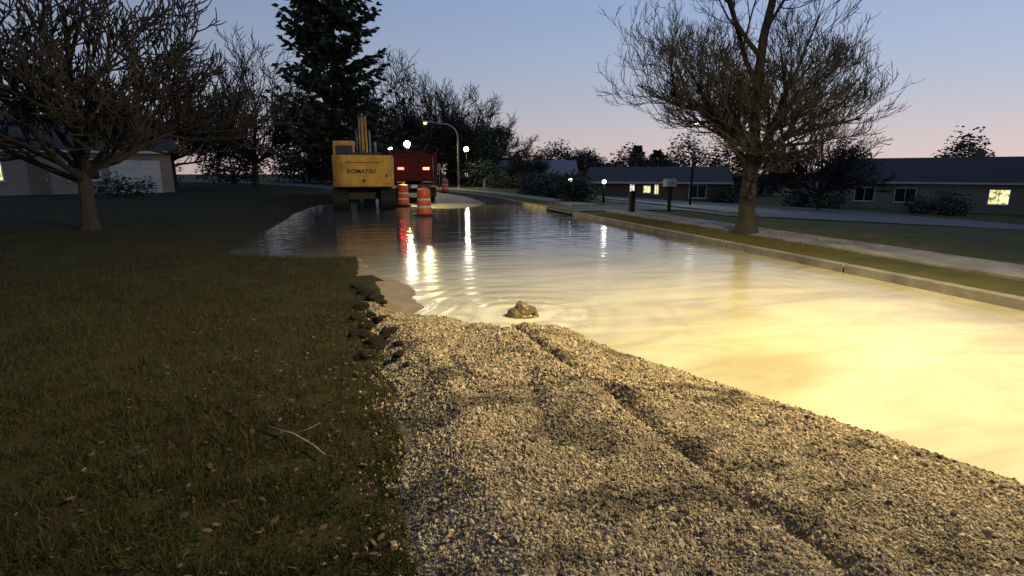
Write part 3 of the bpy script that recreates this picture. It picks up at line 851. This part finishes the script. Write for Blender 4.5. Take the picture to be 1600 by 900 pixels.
    b = MB(); b.tube([(.07, 2.7, 4.35), (.07, 4.0, 4.4)], .075, 10); b.tube([(.07, 4.0, 4.4), (.07, 4.95, 4.0)], .045, 8); b.build('stick_cylinder', M['grey'], t, True)
excavator((.02, 26.4, -.02))

# ---------------------------------------------------------------- dump truck seen from behind
def wheel(parent, x, y, r=.5, w=.28):
    b = MB(); b.lathe([(r * .62, -w / 2), (r * .95, -w / 2), (r, -w / 2 + .04), (r, w / 2 - .04), (r * .95, w / 2), (r * .62, w / 2)], 22, (x, y, r), 'X'); ty = b.build('wheel', M['rubber'], parent, True)
    b = MB(); b.lathe([(r * .60, -w / 2 + .01), (r * .5, -w / 2 + .06), (r * .2, -w / 2 + .02), (r * .2, w / 2 - .02), (r * .5, w / 2 - .06), (r * .60, w / 2 - .01)], 18, (x, y, r), 'X'); b.build('rim', M['grey'], ty, True)
def truck(loc):
    t = empty('dump_truck', loc, 0, 'dark red dump truck seen from behind with lit tail lamps', 'truck')
    b = MB()
    for s in (-1, 1):
        b.box((s * 1.12, 2.15, 1.85), (.07, 4.2, 1.3))
    b.box((0, 2.15, 1.16), (2.3, 4.2, .1)); b.box((0, 4.22, 1.95), (2.3, .07, 1.5))
    bd = b.build('dump_body', M['maroon'], t, bevel=.015)
    for s in (-1, 1):
        for y in (.5, 1.3, 2.1, 2.9, 3.7):
            b = MB(); b.box((s * 1.19, y, 1.82), (.08, .1, 1.2)); b.build('body_rib', M['maroon'], bd)
        b = MB(); b.box((s * 1.17, 2.15, 2.52), (.12, 4.2, .1)); b.build('top_rail', M['maroon'], bd)
    b = MB(); b.box((0, .03, 1.82), (2.14, .07, 1.22)); tg = b.build('tailgate', M['maroon'], t, bevel=.012)
    for x in (-.95, -.34, .34, .95):
        b = MB(); b.box((x, -.03, 1.82), (.09, .06, 1.2)); b.build('tailgate_rib', M['maroon'], tg)
    for z in (1.25, 2.40):
        b = MB(); b.box((0, -.035, z), (2.14, .075, .1)); b.build('tailgate_rail', M['maroon'], tg)
    for s in (-1, 1):
        b = MB(); b.box((s * 1.12, -.02, 1.82), (.13, .13, 1.35)); b.build('corner_post', M['maroon'], t, bevel=.01)
    for s, m in ((-1, 'e_tail'), (1, 'e_turn')):
        b = MB(); b.box((s * .63, -.075, 1.74), (.36, .06, .18)); lb = b.build('lamp_box', M['black'], t, bevel=.01)
        b = MB(); b.box((s * .63, -.112, 1.74), (.30, .02, .11)); b.build('tail_lamp', M[m], lb)
        b = MB(); b.box((s * .66, -.14, 1.08), (.42, .04, .05)); b.build('reflector_strip', M['grey'], t)
    b = MB(); b.box((0, -.185, .86), (.32, .012, .16)); b.build('number_plate', M['trim'], t)
    for s in (-1, 1):
        b = MB(); b.tube([(s * .98, -.09, 2.3), (s * .98, -.16, 1.8), (s * .98, -.09, 1.3)], .016, 6); b.build('tailgate_chain', M['grey'], t, True)
        b = MB(); b.box((s * 1.0, -.18, .86), (.3, .012, .07)); b.build('bumper_reflector', M['orange'], t)
    b = MB(); b.box((0, -.1, .86), (2.2, .14, .2)); b.build('bumper', M['darksteel'], t, bevel=.015)
    for s in (-1, 1):
        b = MB(); b.box((s * .42, -.19, .62), (.16, .06, .12)); lb = b.build('lamp_box', M['black'], t)
        b = MB(); b.lathe([(.055, 0), (.05, .02)], 12, (s * .42, -.24, .62), 'Y'); b.build('reverse_lamp', M['e_rev'], lb)
        b = MB(); b.box((s * .85, .25, .62), (.6, .015, .6)); b.build('mud_flap', M['rubber'], t)
    b = MB()
    for s in (-1, 1): b.box((s * .42, 3.4, .95), (.1, 6.6, .22))
    b.box((0, 1.2, .55), (1.9, .14, .14)); b.box((0, 2.5, .55), (1.9, .14, .14)); b.box((0, 5.8, .5), (1.9, .12, .12))
    b.build('chassis', M['darksteel'], t)
    for y in (1.2, 2.5):
        for s in (-1, 1):
            wheel(t, s * 1.02, y); wheel(t, s * .70, y)
    for s in (-1, 1): wheel(t, s * 1.0, 5.8, .5, .3)
    b = MB(); b.prism([(4.5, .9), (6.2, .9), (6.2, 1.7), (6.0, 2.75), (4.5, 2.75)], -1.1, 1.1, 'X'); cb = b.build('cab', M['maroon'], t, bevel=.05)
    b = MB(); b.prism([(6.2, .85), (7.5, .85), (7.5, 1.5), (6.2, 1.72)], -.95, .95, 'X'); b.build('hood', M['maroon'], t, bevel=.05)
    b = MB(); b.box((0, 4.49, 2.3), (1.5, .02, .5)); b.build('rear_window', M['glass'], cb)
    for s in (-1, 1):
        b = MB(); b.prism([(4.8, 1.75), (5.95, 1.75), (5.8, 2.6), (4.8, 2.6)], s * 1.10, s * 1.115, 'X'); b.build('side_window', M['glass'], cb)
        b = MB(); b.tube([(s * 1.1, 6.1, 2.3), (s * 1.35, 6.1, 2.3)], .015, 6); b.box((s * 1.4, 6.1, 2.1), (.2, .05, .5)); b.build('mirror', M['black'], cb)
    b = MB(); b.box((0, 6.12, 2.25), (1.9, .02, .8), Matrix.Rotation(R(-10), 3, 'X')); b.build('windscreen', M['glass'], cb)
    # cab guard with work lamps
    b = MB(); b.tube([(-1.1, -.02, 2.45), (-1.1, -.02, 2.66)], .03, 8); b.build('lamp_bracket', M['darksteel'], t, True)
    b = MB(); b.tube([(-.27, 0, 2.4), (-.27, 0, 2.84)], .03, 8); b.build('lamp_bracket', M['darksteel'], t, True)
    q = Matrix.Rotation(R(-14), 3, 'X') @ Matrix.Identity(3)
    b = MB(); b.box((-.27, 0, 2.92), (.36, .12, .32)); lh = b.build('work_lamp', M['black'], t, bevel=.015)
    b = MB(); b.lathe([(.15, -.085), (.15, -.062)], 16, (-.27, 0, 2.92), 'Y'); b.build('lens', M['e_work'], lh)
    b = MB(); b.box((-1.1, -.02, 2.70), (.2, .1, .11), Matrix.Rotation(R(-20), 3, 'Y')); lh = b.build('side_lamp', M['black'], t)
    b = MB(); b.box((-1.1, -.078, 2.70), (.18, .012, .09), Matrix.Rotation(R(-20), 3, 'Y')); b.build('lens', M['e_rev'], lh)
    spot('work_light', (-.27, -.15, 2.92), (1.5, -4.0, 0), 2600, (1, .72, .20), 75, .6, .09, t)
    spot('reverse_light', (-.42, -.3, .62), (-.42, -3, 0), 30, (1, .97, .9), 120, .5, .04, t)
    return t
truck((2.46, 28.4, .0))

# ---------------------------------------------------------------- posts, mailbox and signs across the street
def post_thing():
    z = right_z(9.5, 18.37)
    t = empty('driveway_post', (9.45, 18.3, right_z(9.45, 18.3)), 0, 'short square black post on the olive grass by the driveway', 'post')
    b = MB(); b.box((0, 0, .36), (.17, .17, .76)); b.build('shaft', M['black'], t, bevel=.008)
    b = MB(); b.box((0, 0, .755), (.21, .21, .035)); b.box((0, 0, .785), (.15, .15, .03), top=.4); b.build('cap', M['black'], t, bevel=.006)
    b = MB(); b.box((0, 0, .03), (.23, .23, .06)); b.build('base', M['black'], t)
post_thing()
def mailbox(loc):
    t = empty('mailbox', loc, R(-75), 'pale mailbox on a thin black post beside the driveway', 'mailbox')
    b = MB(); b.box((0, 0, .45), (.09, .09, .95)); b.box((0, -.05, .9), (.14, .4, .03)); b.build('post', M['black'], t)
    pr = [(-.11, .92), (.11, .92), (.11, 1.1)] + [(.11 * math.cos(R(a)), 1.1 + .11 * math.sin(R(a))) for a in range(20, 180, 20)] + [(-.11, 1.1)]
    b = MB(); b.prism(pr, -.28, .22, 'Y'); bx_ = b.build('box', M['siding'], t, bevel=.006)
    b = MB(); b.prism([(p[0] * .96, .92 + (p[1] - .92) * .97 + .004) for p in pr], -.292, -.282, 'Y'); b.build('door', M['trim'], bx_)
    b = MB(); b.box((.125, 0, 1.12), (.012, .03, .2)); b.build('flag', M['orange'], bx_)
mailbox((11.1, 18.5, right_z(11.1, 18.5)))
t = empty('marker_post', (9.5, 44.2, .1), 0, 'small white marker post on the far verge right of the lamp pole', 'marker post')
b = MB(); b.box((0, 0, .45), (.17, .06, .9)); b.build('blade', M['trim'], t, bevel=.01)
b = MB(); b.box((0, -.035, .75), (.12, .01, .12)); b.build('reflector', M['grey'], t)
t = empty('road_sign', (6.25, 47.2, .05), 0, 'slim pale signpost with a narrow plate between truck and lamp pole', 'sign')
b = MB(); b.tube([(0, 0, 0), (0, 0, 2.2)], .035, 8); b.build('post', M['grey'], t, True)
b = MB(); b.box((0, -.05, 1.85), (.3, .02, .55)); b.build('plate', M['grey'], t, bevel=.005)

# ---------------------------------------------------------------- houses
def house(name, loc, rz, w, d, wh, rh, wallm, roofm, wins, label, garage=None, door=None, chimney=None):
    t = empty(name, loc, rz, label, 'house')
    b = MB()
    b.v = [(-w/2, 0, -.4), (w/2, 0, -.4), (w/2, d, -.4), (-w/2, d, -.4), (-w/2, 0, wh), (w/2, 0, wh), (w/2, d, wh), (-w/2, d, wh), (-w/2, d/2, wh + rh), (w/2, d/2, wh + rh)]
    b.f = [(0, 1, 5, 4), (1, 2, 6, 9, 5), (2, 3, 7, 6), (3, 0, 4, 8, 7)]
    b.build('wall', M[wallm], t)
    # lap siding boards stand a little proud
    sb = MB()
    z = .15
    while z < wh - .1:
        sb.box((0, -.012, z), (w - .02, .02, .10)); z += .2
    tag(sb.build('siding_boards', M[wallm], t), kind='stuff')
    b = MB(); ov = .4; th = .12
    sl = rh / (d / 2)
    for s in (0, 1):
        y0, y1 = (-ov, d / 2) if s == 0 else (d + ov, d / 2)
        z0, z1 = wh - ov * sl, wh + rh
        vs = [(-w/2 - ov, y0, z0), (w/2 + ov, y0, z0), (w/2 + ov, y1, z1), (-w/2 - ov, y1, z1)]
        vs += [(p[0], p[1], p[2] + th) for p in vs]
        b.add(vs, [(0, 1, 2, 3), (4, 5, 6, 7), (0, 1, 5, 4), (1, 2, 6, 5), (2, 3, 7, 6), (3, 0, 4, 7)])
    rf = b.build('roof', M[roofm], t)
    b = MB(); b.box((0, -ov - .03, wh - ov * sl + .02), (w + 2 * ov, .05, .16)); b.build('fascia', M['trim'], rf)
    if chimney is not None:
        b = MB(); b.box((chimney, d * .6, wh + rh), (.7, .6, 1.4)); b.build('chimney', M['brick'], rf)
    for (x, z, ww, hh, lit) in wins:
        b = MB()
        for sx in (-1, 1): b.box((x + sx * (ww / 2 + .04), -.035, z), (.08, .05, hh + .16))
        for sz in (-1, 1): b.box((x, -.037, z + sz * (hh / 2 + .04)), (ww, .05, .08))
        b.box((x, -.037, z), (.05, .05, hh)); b.box((x, -.055, z - hh / 2 - .1), (ww + .3, .1, .05))
        f = b.build('window', M['trim'], t)
        b = MB(); b.box((x, -.026, z), (ww, .02, hh)); b.build('pane', M[{0: 'glass', 1: 'e_win', 2: 'e_winw'}[lit]], f)
    if door is not None:
        b = MB(); b.box((door, -.03, 1.0), (.95, .06, 2.05)); dd = b.build('door', M['wood'], t)
        b = MB(); b.box((door + .36, -.08, 1.0), (.04, .06, .14)); b.build('handle', M['chrome'], dd)
    if garage is not None:
        b = MB(); b.box((garage, -.025, 1.1), (2.8, .05, 2.2)); g_ = b.build('garage_door', M['trim'], t)
        for q in range(4):
            b = MB(); b.box((garage, -.06, .28 + q * .55), (2.7, .03, .5)); b.build('panel', M['trim'], g_)
    return t
house('house', (18.4, 58.5, -.55), R(-18), 8.5, 8, 2.0, 1.3, 'siding', 'roofpale', [(-2.6, 1.3, 1.0, .9, 0), (0, 1.3, 1.0, .9, 0), (2.6, 1.3, 1.1, .9, 0)],
      'low grey house with a pale roof behind the bare tree', chimney=-2)
house('house', (24.2, 42.6, -1.75), R(-30), 11.5, 8, 2.5, 1.15, 'brick', 'roof', [(-2.0, 1.85, .34, .8, 2), (-.75, 1.85, .55, .55, 1), (.05, 1.85, .3, .75, 1), (3.4, 1.7, 1.3, 1, 0)],
      'low dark house across the car park with two bright windows', door=1.9)
house('house', (13.6, 66, -.3), R(-10), 7, 7, 2.1, 1.4, 'brick', 'roof', [(-1.6, 1.5, .35, .35, 2), (-.9, 1.5, .35, .35, 2), (1.8, 1.4, 1, .9, 0)],
      'dark house half hidden by shrubs right of the lamp pole')
house('house', (46, 36, -2.0), R(-55), 14, 9, 2.8, 1.9, 'tan', 'roof', [(-4.5, 1.6, 1.4, 1.1, 0), (-1.5, 1.6, 1.4, 1.1, 0), (4.6, 1.6, 1.2, 1.1, 1)],
      'tan house at the far right behind the big bare tree', door=1.0, chimney=3)
house('house', (42, 12, -2.0), R(-78), 13, 9, 2.8, 2.0, 'siding', 'roof', [(-4, 1.6, 1.3, 1.1, 0), (-1, 1.6, 1.3, 1.1, 2), (5, 1.6, .8, .9, 0)],
      'grey house at the right edge beyond the sloping lawn', garage=2.6)
house('house', (-19, 40, .1), R(24), 14, 9, 2.9, 2.2, 'tan', 'roof', [(-4.8, 1.6, 1.5, 1.2, 0), (-2.2, 1.6, 1.1, 1.2, 1), (2.2, 1.6, 1.5, 1.2, 0)],
      'tan gabled house on the left behind the dark lawn', door=0, garage=4.9, chimney=-4)
house('house', (-36, 30, .1), R(42), 12, 9, 2.9, 2.2, 'siding', 'roofpale', [(-3.8, 1.6, 1.4, 1.2, 0), (-.6, 1.6, 1.2, 1.2, 0), (3.4, 1.6, 1.5, 1.2, 2)],
      'grey gabled house at the far left edge of the lawn', door=1.3)

# ---------------------------------------------------------------- trees
def bare_tree(seed, h, spread, levels=5, base_r=.2, trunk_h=.28, up=.25, kids=(6, 4, 4, 3, 3), twig_r=.006, sides=3, L0=.52):
    rnd = random.Random(seed)
    tr, cr = MB(), MB()
    def path(p, d, L, r0, r1, wob, lift, nseg, mb, n):
        pts = [p]; q = p.copy(); dd = d.normalized(); rr = [r0]
        for i in range(nseg):
            dd = (dd + Vector((rnd.uniform(-1, 1), rnd.uniform(-1, 1), rnd.uniform(-1, 1))) * wob + Vector((0, 0, lift))).normalized()
            q = q + dd * (L / nseg); pts.append(q.copy()); rr.append(r0 + (r1 - r0) * (i + 1) / nseg)
        mb.tube(pts, rr, n, cap=False)
        return pts, rr, dd
    def grow(p, d, L, r, lev):
        n = max(sides, 7 - lev)
        pts, rr, dd = path(p, d, L, r, max(r * .45, twig_r * .6), .16, up * (.5 + .35 * lev) * .5, 4 if lev < 4 else 3, cr, n if lev < 3 else sides)
        if lev >= levels: return
        k = kids[min(lev, len(kids) - 1)]
        for i in range(k):
            f = .25 + .75 * (i + rnd.random() * .8) / k
            f = min(f, 1)
            j = f * (len(pts) - 1); a = int(j); a = min(a, len(pts) - 2)
            q = pts[a].lerp(pts[a + 1], j - a); rq = rr[a] + (rr[a + 1] - rr[a]) * (j - a)
            dl = (pts[a + 1] - pts[a]).normalized()
            ax = dl.orthogonal().normalized(); ax.rotate(Matrix.Rotation(rnd.uniform(0, 2 * PI), 3, dl))
            ang = rnd.uniform(.4, .95)
            nd = dl.copy(); nd.rotate(Matrix.Rotation(ang, 3, ax))
            if nd.z < -.3: nd.z *= .3
            grow(q, nd, L * rnd.uniform(.48, .72), max(rq * rnd.uniform(.5, .7), twig_r), lev + 1)
    th = h * trunk_h
    pts, rr, dd = path(Vector((0, 0, -.2)), Vector((0, 0, 1)), th, base_r * 1.25, base_r * .9, .04, .1, 4, tr, 10)
    tr.tube([(0, 0, -.3), (0, 0, .05), (.0, 0, .22), (0, 0, .5)], [base_r * 2.3, base_r * 1.9, base_r * 1.45, base_r * 1.15], 10, cap=False)
    k = kids[0]
    for i in range(k):
        a = 2 * PI * i / k + rnd.uniform(-.4, .4)
        el = rnd.uniform(.25, 1.1)
        d = Vector((math.cos(a) * math.cos(el) * spread, math.sin(a) * math.cos(el) * spread, math.sin(el)))
        f = rnd.uniform(.72, 1.0)
        p = pts[0].lerp(pts[-1], f) if f < 1 else pts[-1]
        grow(p, d, (h - th) * L0 * rnd.uniform(.8, 1.2), base_r * rnd.uniform(.4, .6), 1)
    grow(pts[-1], Vector((rnd.uniform(-.15, .15), rnd.uniform(-.15, .15), 1)), (h - th) * .55, base_r * .75, 1)
    return tr, cr
def put_tree(name, trunk, crown, loc, rz, label, cm, group=None, tm='bark'):
    t = empty(name, loc, rz, label, 'tree', group)
    trunk.build('trunk', M[tm], t, True, fix=False)
    crown.build('crown', M[cm], t, False, fix=False)
    return t

def leaf_blob(mb, rnd, c, rx, ry, rz_, n, s, hollow=.35):
    for _ in range(n):
        d = Vector((rnd.gauss(0, 1), rnd.gauss(0, 1), rnd.gauss(0, 1))).normalized()
        r = (hollow + (1 - hollow) * rnd.random()) * (1 + .35 * noise.noise(d * 2.3 + Vector(c)))
        p = Vector((c[0] + d.x * r * rx, c[1] + d.y * r * ry, c[2] + d.z * r * rz_))
        q = Matrix.Rotation(rnd.uniform(0, 6.3), 3, 'Z') @ Matrix.Rotation(rnd.uniform(0, 3.1), 3, 'X')
        ss = s * rnd.uniform(.6, 1.4)
        mb.add([p + q @ Vector(v) * ss for v in ((-1, -.3, 0), (.1, -.55, .15), (1, .1, 0), (0, .5, -.1))], [(0, 1, 2, 3)])

def conifer(seed, h, rmax, whorls, per, needle, droop=.25, gap=.2, bottom=.08, pine=False):
    rnd = random.Random(seed)
    tr, cr = MB(), MB()
    tr.tube([(0, 0, -.2), (0, 0, h * .5), (0, 0, h)], [h * .014, h * .009, .01], 8, cap=False)
    for w in range(whorls):
        f = (w + rnd.random()) / whorls
        z = h * (bottom + (1 - bottom) * f)
        L = rmax * ((1 - f) ** .75 + .03) * (1 if not pine else (.7 + .6 * math.sin(PI * min(1, f * 1.15))))
        for k in range(per):
            if rnd.random() < gap: continue
            a = rnd.uniform(0, 2 * PI)
            l = L * rnd.uniform(.55, 1.2)
            d = Vector((math.cos(a), math.sin(a), 0))
            el = .25 - droop * (1 - f) * 1.6 + (.45 if pine else 0)
            pts = [Vector((0, 0, z)) + d * (l * q) + Vector((0, 0, l * (el * q + .28 * q * q * (1 if not pine else .5)))) for q in (0, .35, .7, 1)]
            tr.tube(pts, [.035 * l / rmax + .012, .02, .012, .006], 3, cap=False)
            nn = max(4, int(l / needle * 1.5))
            side = Vector((-d.y, d.x, 0))
            for i in range(nn):
                q = .18 + .82 * (i + rnd.random()) / nn
                j = q * 3; ai = min(2, int(j)); p = pts[ai].lerp(pts[ai + 1], j - ai)
                for s in (-1, 1, 0):
                    ll = needle * rnd.uniform(.8, 1.7) * (1.25 - .6 * q)
                    dv = (d * rnd.uniform(.35, 1) + side * s * rnd.uniform(.5, 1.1) + Vector((0, 0, rnd.uniform(-.45, .35)))).normalized()
                    up = dv.cross(Vector((rnd.uniform(-1, 1), rnd.uniform(-1, 1), rnd.uniform(-1, 1)))).normalized() * ll * .26
                    cr.add([p, p + dv * ll * .5 + up, p + dv * ll, p + dv * ll * .5 - up], [(0, 1, 2, 3)])
    return tr, cr

# big bare tree on the right-hand grass
a, c = bare_tree(21, 10.5, 1.25, 6, .17, .23, .16, (12, 6, 5, 4, 3, 3), .0062, L0=.25)
put_tree('bare_tree', a, c, (8.9, 11.3, .1), R(40), 'large bare tree on the right, its twigs spread against the sky', 'twig')

# dark conifer at the left kerb behind the excavator
a, c = conifer(5, 20, 3.9, 56, 11, .46, .1, .2, .05)
put_tree('conifer', a, c, (-1.35, 36.5, .1), 0, 'tall dark conifer rising behind the excavator', 'evergreen')

BT = [bare_tree(s, 11, 1.5, 5, .2, .22, .12, (11, 6, 5, 4, 3), .026, L0=.42) for s in (31, 32, 33)]
def bare_copy(i, loc, rz, s, label, group='bare trees behind the street'):
    t = put_tree('bare_tree', MB(), MB(), loc, rz, label, 'twig', group) if False else None
    e = empty('bare_tree', loc, rz, label, 'tree', group); e.scale = s
    for nm, mb, mm in (('trunk', BT[i][0], 'bark'), ('crown', BT[i][1], 'twig')):
        key = f'bt{i}{nm}'
        if key not in MESH:
            o = mb.build(nm, M[mm], e, False, fix=False); MESH[key] = o.data
        else:
            o = bpy.data.objects.new(nm, MESH[key]); COL.objects.link(o); o.parent = e
    return e
MESH = {}
bare_copy(0, (4.8, 62, 0), 0, (1.25, 1.25, 1.30), 'tall round bare tree behind the street lamp head')
bare_copy(1, (8.8, 66, 0), 1, (1.15, 1.15, 1.25), 'bare tree between the lamp head and the leafier dark tree')
bare_copy(2, (12.7, 65, -.2), 2, (1.2, 1.2, 1.17), 'wide bare tree above the glowing yard lamp')
bare_copy(1, (.8, 66, 0), 4, (1, 1, .9), 'bare tree half hidden behind the tall dark conifer')
bare_copy(2, (17.0, 57, -.5), 3.3, (.45, .45, .62), 'small upright bare tree standing before the grey house')
bare_copy(0, (-9, 52, .1), 2.4, (1.1, 1.1, 1.15), 'bare tree left of the tall conifer')
bare_copy(1, (-17, 58, .1), 5, (1.2, 1.2, 1.2), 'tall bare tree rising behind the tan left house')
bare_copy(2, (-27, 49, .1), .7, (1.1, 1.1, 1.1), 'bare tree between the two houses on the left')
bare_copy(0, (-43, 42, .1), 1.7, (1.2, 1.2, 1.2), 'bare tree behind the grey house at far left')
bare_copy(1, (32, 33, -1.6), .3, (.75, .75, .8), 'bare tree on the slope beyond the car park')
bare_copy(2, (52, 24, -2), 2.9, (1.1, 1.1, 1.1), 'bare tree behind the houses at far right')
bare_copy(0, (-6.5, 15.5, .15), 3.6, (.72, .72, .75), 'bare lawn tree left of the excavator')

# leafy background trees and shrubs
def leafy(name, label, loc, blobs, m, s=.16, trunk=None, seed=0, cat='shrub', group=None, dens=1):
    rnd = random.Random(seed + 100)
    t = empty(name, loc, 0, label, cat, group)
    tb = MB(); hz_ = max(bl[0][2] for bl in blobs)
    for k in range(4):
        a = k * 1.7 + seed
        tb.tube([(.08 * math.cos(a), .08 * math.sin(a), -.3), (.25 * math.cos(a), .25 * math.sin(a), hz_ * .5), (.5 * math.cos(a), .5 * math.sin(a), hz_)], [trunk or .05, .035, .012], 5, cap=False)
    tb.build('trunk' if cat == 'tree' else 'stem', M['bark'], t, fix=False)
    cr = MB()
    for c, r, n in blobs:
        leaf_blob(cr, rnd, c, r[0], r[1], r[2], int(n * dens), s)
    cr.build('crown' if cat == 'tree' else 'foliage', M[m], t, fix=False)
    return t
leafy('evergreen_tree', 'dense dark evergreen tree behind the street lamp arm', (8.9, 60, 0), [((.6, 0, 5.0), (2.4, 2.2, 2.6), 1400), ((-1.8, 0, 2.8), (2.6, 2, 2.6), 1200), ((2.1, 0, 3.6), (2.5, 2, 3.0), 1300)], 'evergreen', .15, .16, 1, 'tree', dens=2.2)
leafy('evergreen_tree', 'broad dark evergreen tree behind the truck', (4.3, 58, 0), [((0, 0, 2.7), (3.6, 2.2, 2.9), 2000), ((-3, 0, 2.8), (2.8, 2, 3.0), 1500)], 'evergreen', .15, .16, 2, 'tree', dens=2.2)
leafy('evergreen_tree', 'dark evergreen tree with drooping boughs beside the glowing yard lamp', (12.9, 58, -.1), [((0, 0, 4.4), (2.1, 2, 2.2), 1000), ((-.6, 0, 2.4), (2.5, 2, 2.2), 1200), ((1.2, .2, 5.6), (1.7, 1.4, .9), 400)], 'evergreen', .15, .14, 3, 'tree', dens=1.9)
leafy('shrub', 'dark green shrub lit by the glowing yard lamp', (11.0, 53.4, 0), [((0, 0, 1.3), (2.0, 1.3, 1.6), 1200), ((1.7, 0, 1.0), (1.3, 1, 1.2), 600)], 'shrub', .13, None, 4)
leafy('shrub', 'ochre shrub on the far verge near the white marker post', (11.6, 47.5, -.1), [((0, 0, .7), (1.5, .9, .95), 800), ((1.6, 0, .6), (1.1, .8, .8), 500)], 'ochre', .10, None, 5)
leafy('shrub', 'ochre green shrub below the small upright bare tree', (12.6, 40.5, -.2), [((0, 0, .8), (1.6, .9, 1.0), 800), ((1.4, 0, .6), (1, .8, .9), 400)], 'ochre', .10, None, 6)
leafy('hedge', 'long dark green hedge left of the small bright lamp', (11.3, 31.0, -.1), [((-.8, 3.5, .7), (.9, 2.2, .95), 1100), ((-.4, .3, .75), (1.0, 2.2, 1.0), 1300), ((.3, -1.2, .75), (.9, 1.0, 1.0), 700)], 'evergreen', .10, None, 7, 'hedge')
leafy('hedge', 'dense black green hedge bush beside the driveway', (10.35, 25.6, -.0), [((0, 0, .65), (.95, .8, .85), 1300), ((-.35, .6, .7), (.8, .8, .85), 700)], 'evergreen', .08, None, 8, 'hedge')
leafy('shrub', 'purple brown thicket right of the small upright bare tree', (24.5, 68, -1.0), [((0, 0, 3.9), (3.0, 2, 2.6), 1300), ((-2.9, 0, 3.2), (2.6, 2, 2.4), 900), ((3.2, 0, 3.2), (2.6, 2, 2.2), 900)], 'russet', .14, .1, 9, dens=2.4)
leafy('round_tree', 'round dark tree right of the purple thicket', (30.7, 73.8, -1.3), [((0, 0, 4.1), (2.4, 2, 2.1), 1200), ((-2.2, 0, 3.3), (1.9, 1.6, 1.9), 800), ((1.9, 0, 2.9), (2.0, 1.6, 2.2), 900)], 'evergreen', .15, .14, 10, 'tree', dens=2.4)
leafy('round_tree', 'small dark tree left of the pointed conifer', (36.3, 76, -1.4), [((0, 0, 2.8), (1.7, 1.4, 1.9), 600), ((-1.6, 0, 2.4), (1.5, 1.2, 1.6), 500), ((1.6, 0, 2.2), (1.5, 1.2, 1.5), 500)], 'russet', .14, .1, 11, 'tree', dens=2)
a, c = conifer(8, 6.9, 2.5, 24, 12, .42, .2, .05, .04)
put_tree('conifer', a, c, (39.4, 75.3, -1.6), 0, 'pointed dark conifer behind the house with bright windows', 'evergreen')
a, c = conifer(9, 6.4, 2.7, 20, 11, .48, .1, .1, .1, True)
put_tree('pine_tree', a, c, (44.4, 78.2, -1.7), 0, 'round topped pine right of the pointed conifer', 'pine')
rn = random.Random(77)
TL = [('russet', 33.5, 66), ('evergreen', 42, 69), ('russet', 49.5, 67), ('evergreen', 27.5, 76), ('russet', 47, 74), ('evergreen', 54, 66), ('russet', 60, 58), ('evergreen', 66, 48), ('evergreen', 70, 36), ('russet', 72, 24), ('evergreen', 74, 12), ('evergreen', -52, 60), ('russet', -46, 72), ('evergreen', -36, 70),
      ('evergreen', -26, 76), ('russet', -16, 78), ('evergreen', -8, 82), ('evergreen', -60, 46), ('russet', -64, 34), ('evergreen', -3, 74), ('evergreen', 18, 80), ('russet', 21, 86), ('evergreen', -68, 22)]
wh = ['first', 'second', 'third', 'fourth', 'fifth', 'sixth', 'seventh', 'eighth', 'ninth', 'tenth', 'eleventh', 'twelfth', 'thirteenth', 'fourteenth', 'fifteenth']
cl_, cr_ = 0, 0
for i, (m, x, y) in enumerate(sorted(TL, key=lambda q: math.atan2(q[1], q[2]))):
    hh = rn.uniform(2.8, 4.0) if 0 < x < 46 else rn.uniform(4.2, 6.0) if x > 0 else rn.uniform(3.4, 5.0)
    z0 = -1.8 if x > 0 else 0
    if x < 0: cl_ += 1; wd = wh[cl_ - 1] + ' from the left edge'
    else: cr_ += 1; wd = wh[cr_ - 1] + ' counted right from the street bend'
    leafy('background_tree', f'{"reddish brown" if m == "russet" else "dark green"} far background tree, {wd}', (x, y, z0),
          [((0, 0, 1.3), (4.6, 2.4, 1.7), 800), ((0, 0, hh), (3.0, 2.4, hh * .75), 900), ((-2.4, 0, hh * .7), (2.2, 2, hh * .6), 500), ((2.4, .3, hh * .75), (2.3, 2, hh * .6), 500)], m, .19, .14, 20 + i, 'tree', 'trees along the skyline', dens=1.7)
leafy('shrub', 'dark evergreen shrub before the grey right edge house garage', (36.5, 14.5, -1.75), [((0, 0, 1.0), (1.6, 1.3, 1.3), 700), ((.2, 1.9, .8), (1.3, 1.2, 1.1), 500)], 'evergreen', .11, None, 60, dens=1.5)
leafy('shrub', 'dark shrub by the door of the tan far right house', (41.5, 30.5, -1.75), [((0, 0, .8), (1.4, 1.2, 1.1), 600), ((-1.0, 1.7, .7), (1.2, 1.1, 1.0), 500)], 'shrub', .11, None, 61, dens=1.5)
leafy('shrub', 'wide dark shrub left of the tan far right house', (38.0, 38.0, -1.75), [((0, 0, 1.2), (1.9, 1.6, 1.6), 800), ((-1.8, 1.4, 1.0), (1.6, 1.4, 1.3), 700)], 'evergreen', .12, None, 62, dens=1.5)
leafy('shrub', 'dark shrub at the right end of the house with bright windows', (28.6, 39.0, -1.7), [((0, 0, 1.0), (1.5, 1.3, 1.3), 700)], 'evergreen', .11, None, 63, dens=1.5)
# foundation shrubs at the left houses
leafy('shrub', 'rounded green shrub below the tan left house window', (-13.5, 35.5, .15), [((0, 0, .6), (1.1, .8, .8), 500), ((1.2, .2, .5), (.9, .7, .65), 350)], 'shrub', .09, None, 50)
leafy('shrub', 'rounded green shrub at the grey far left house', (-30, 25.6, .15), [((0, 0, .6), (1.2, .9, .8), 500)], 'shrub', .09, None, 51)
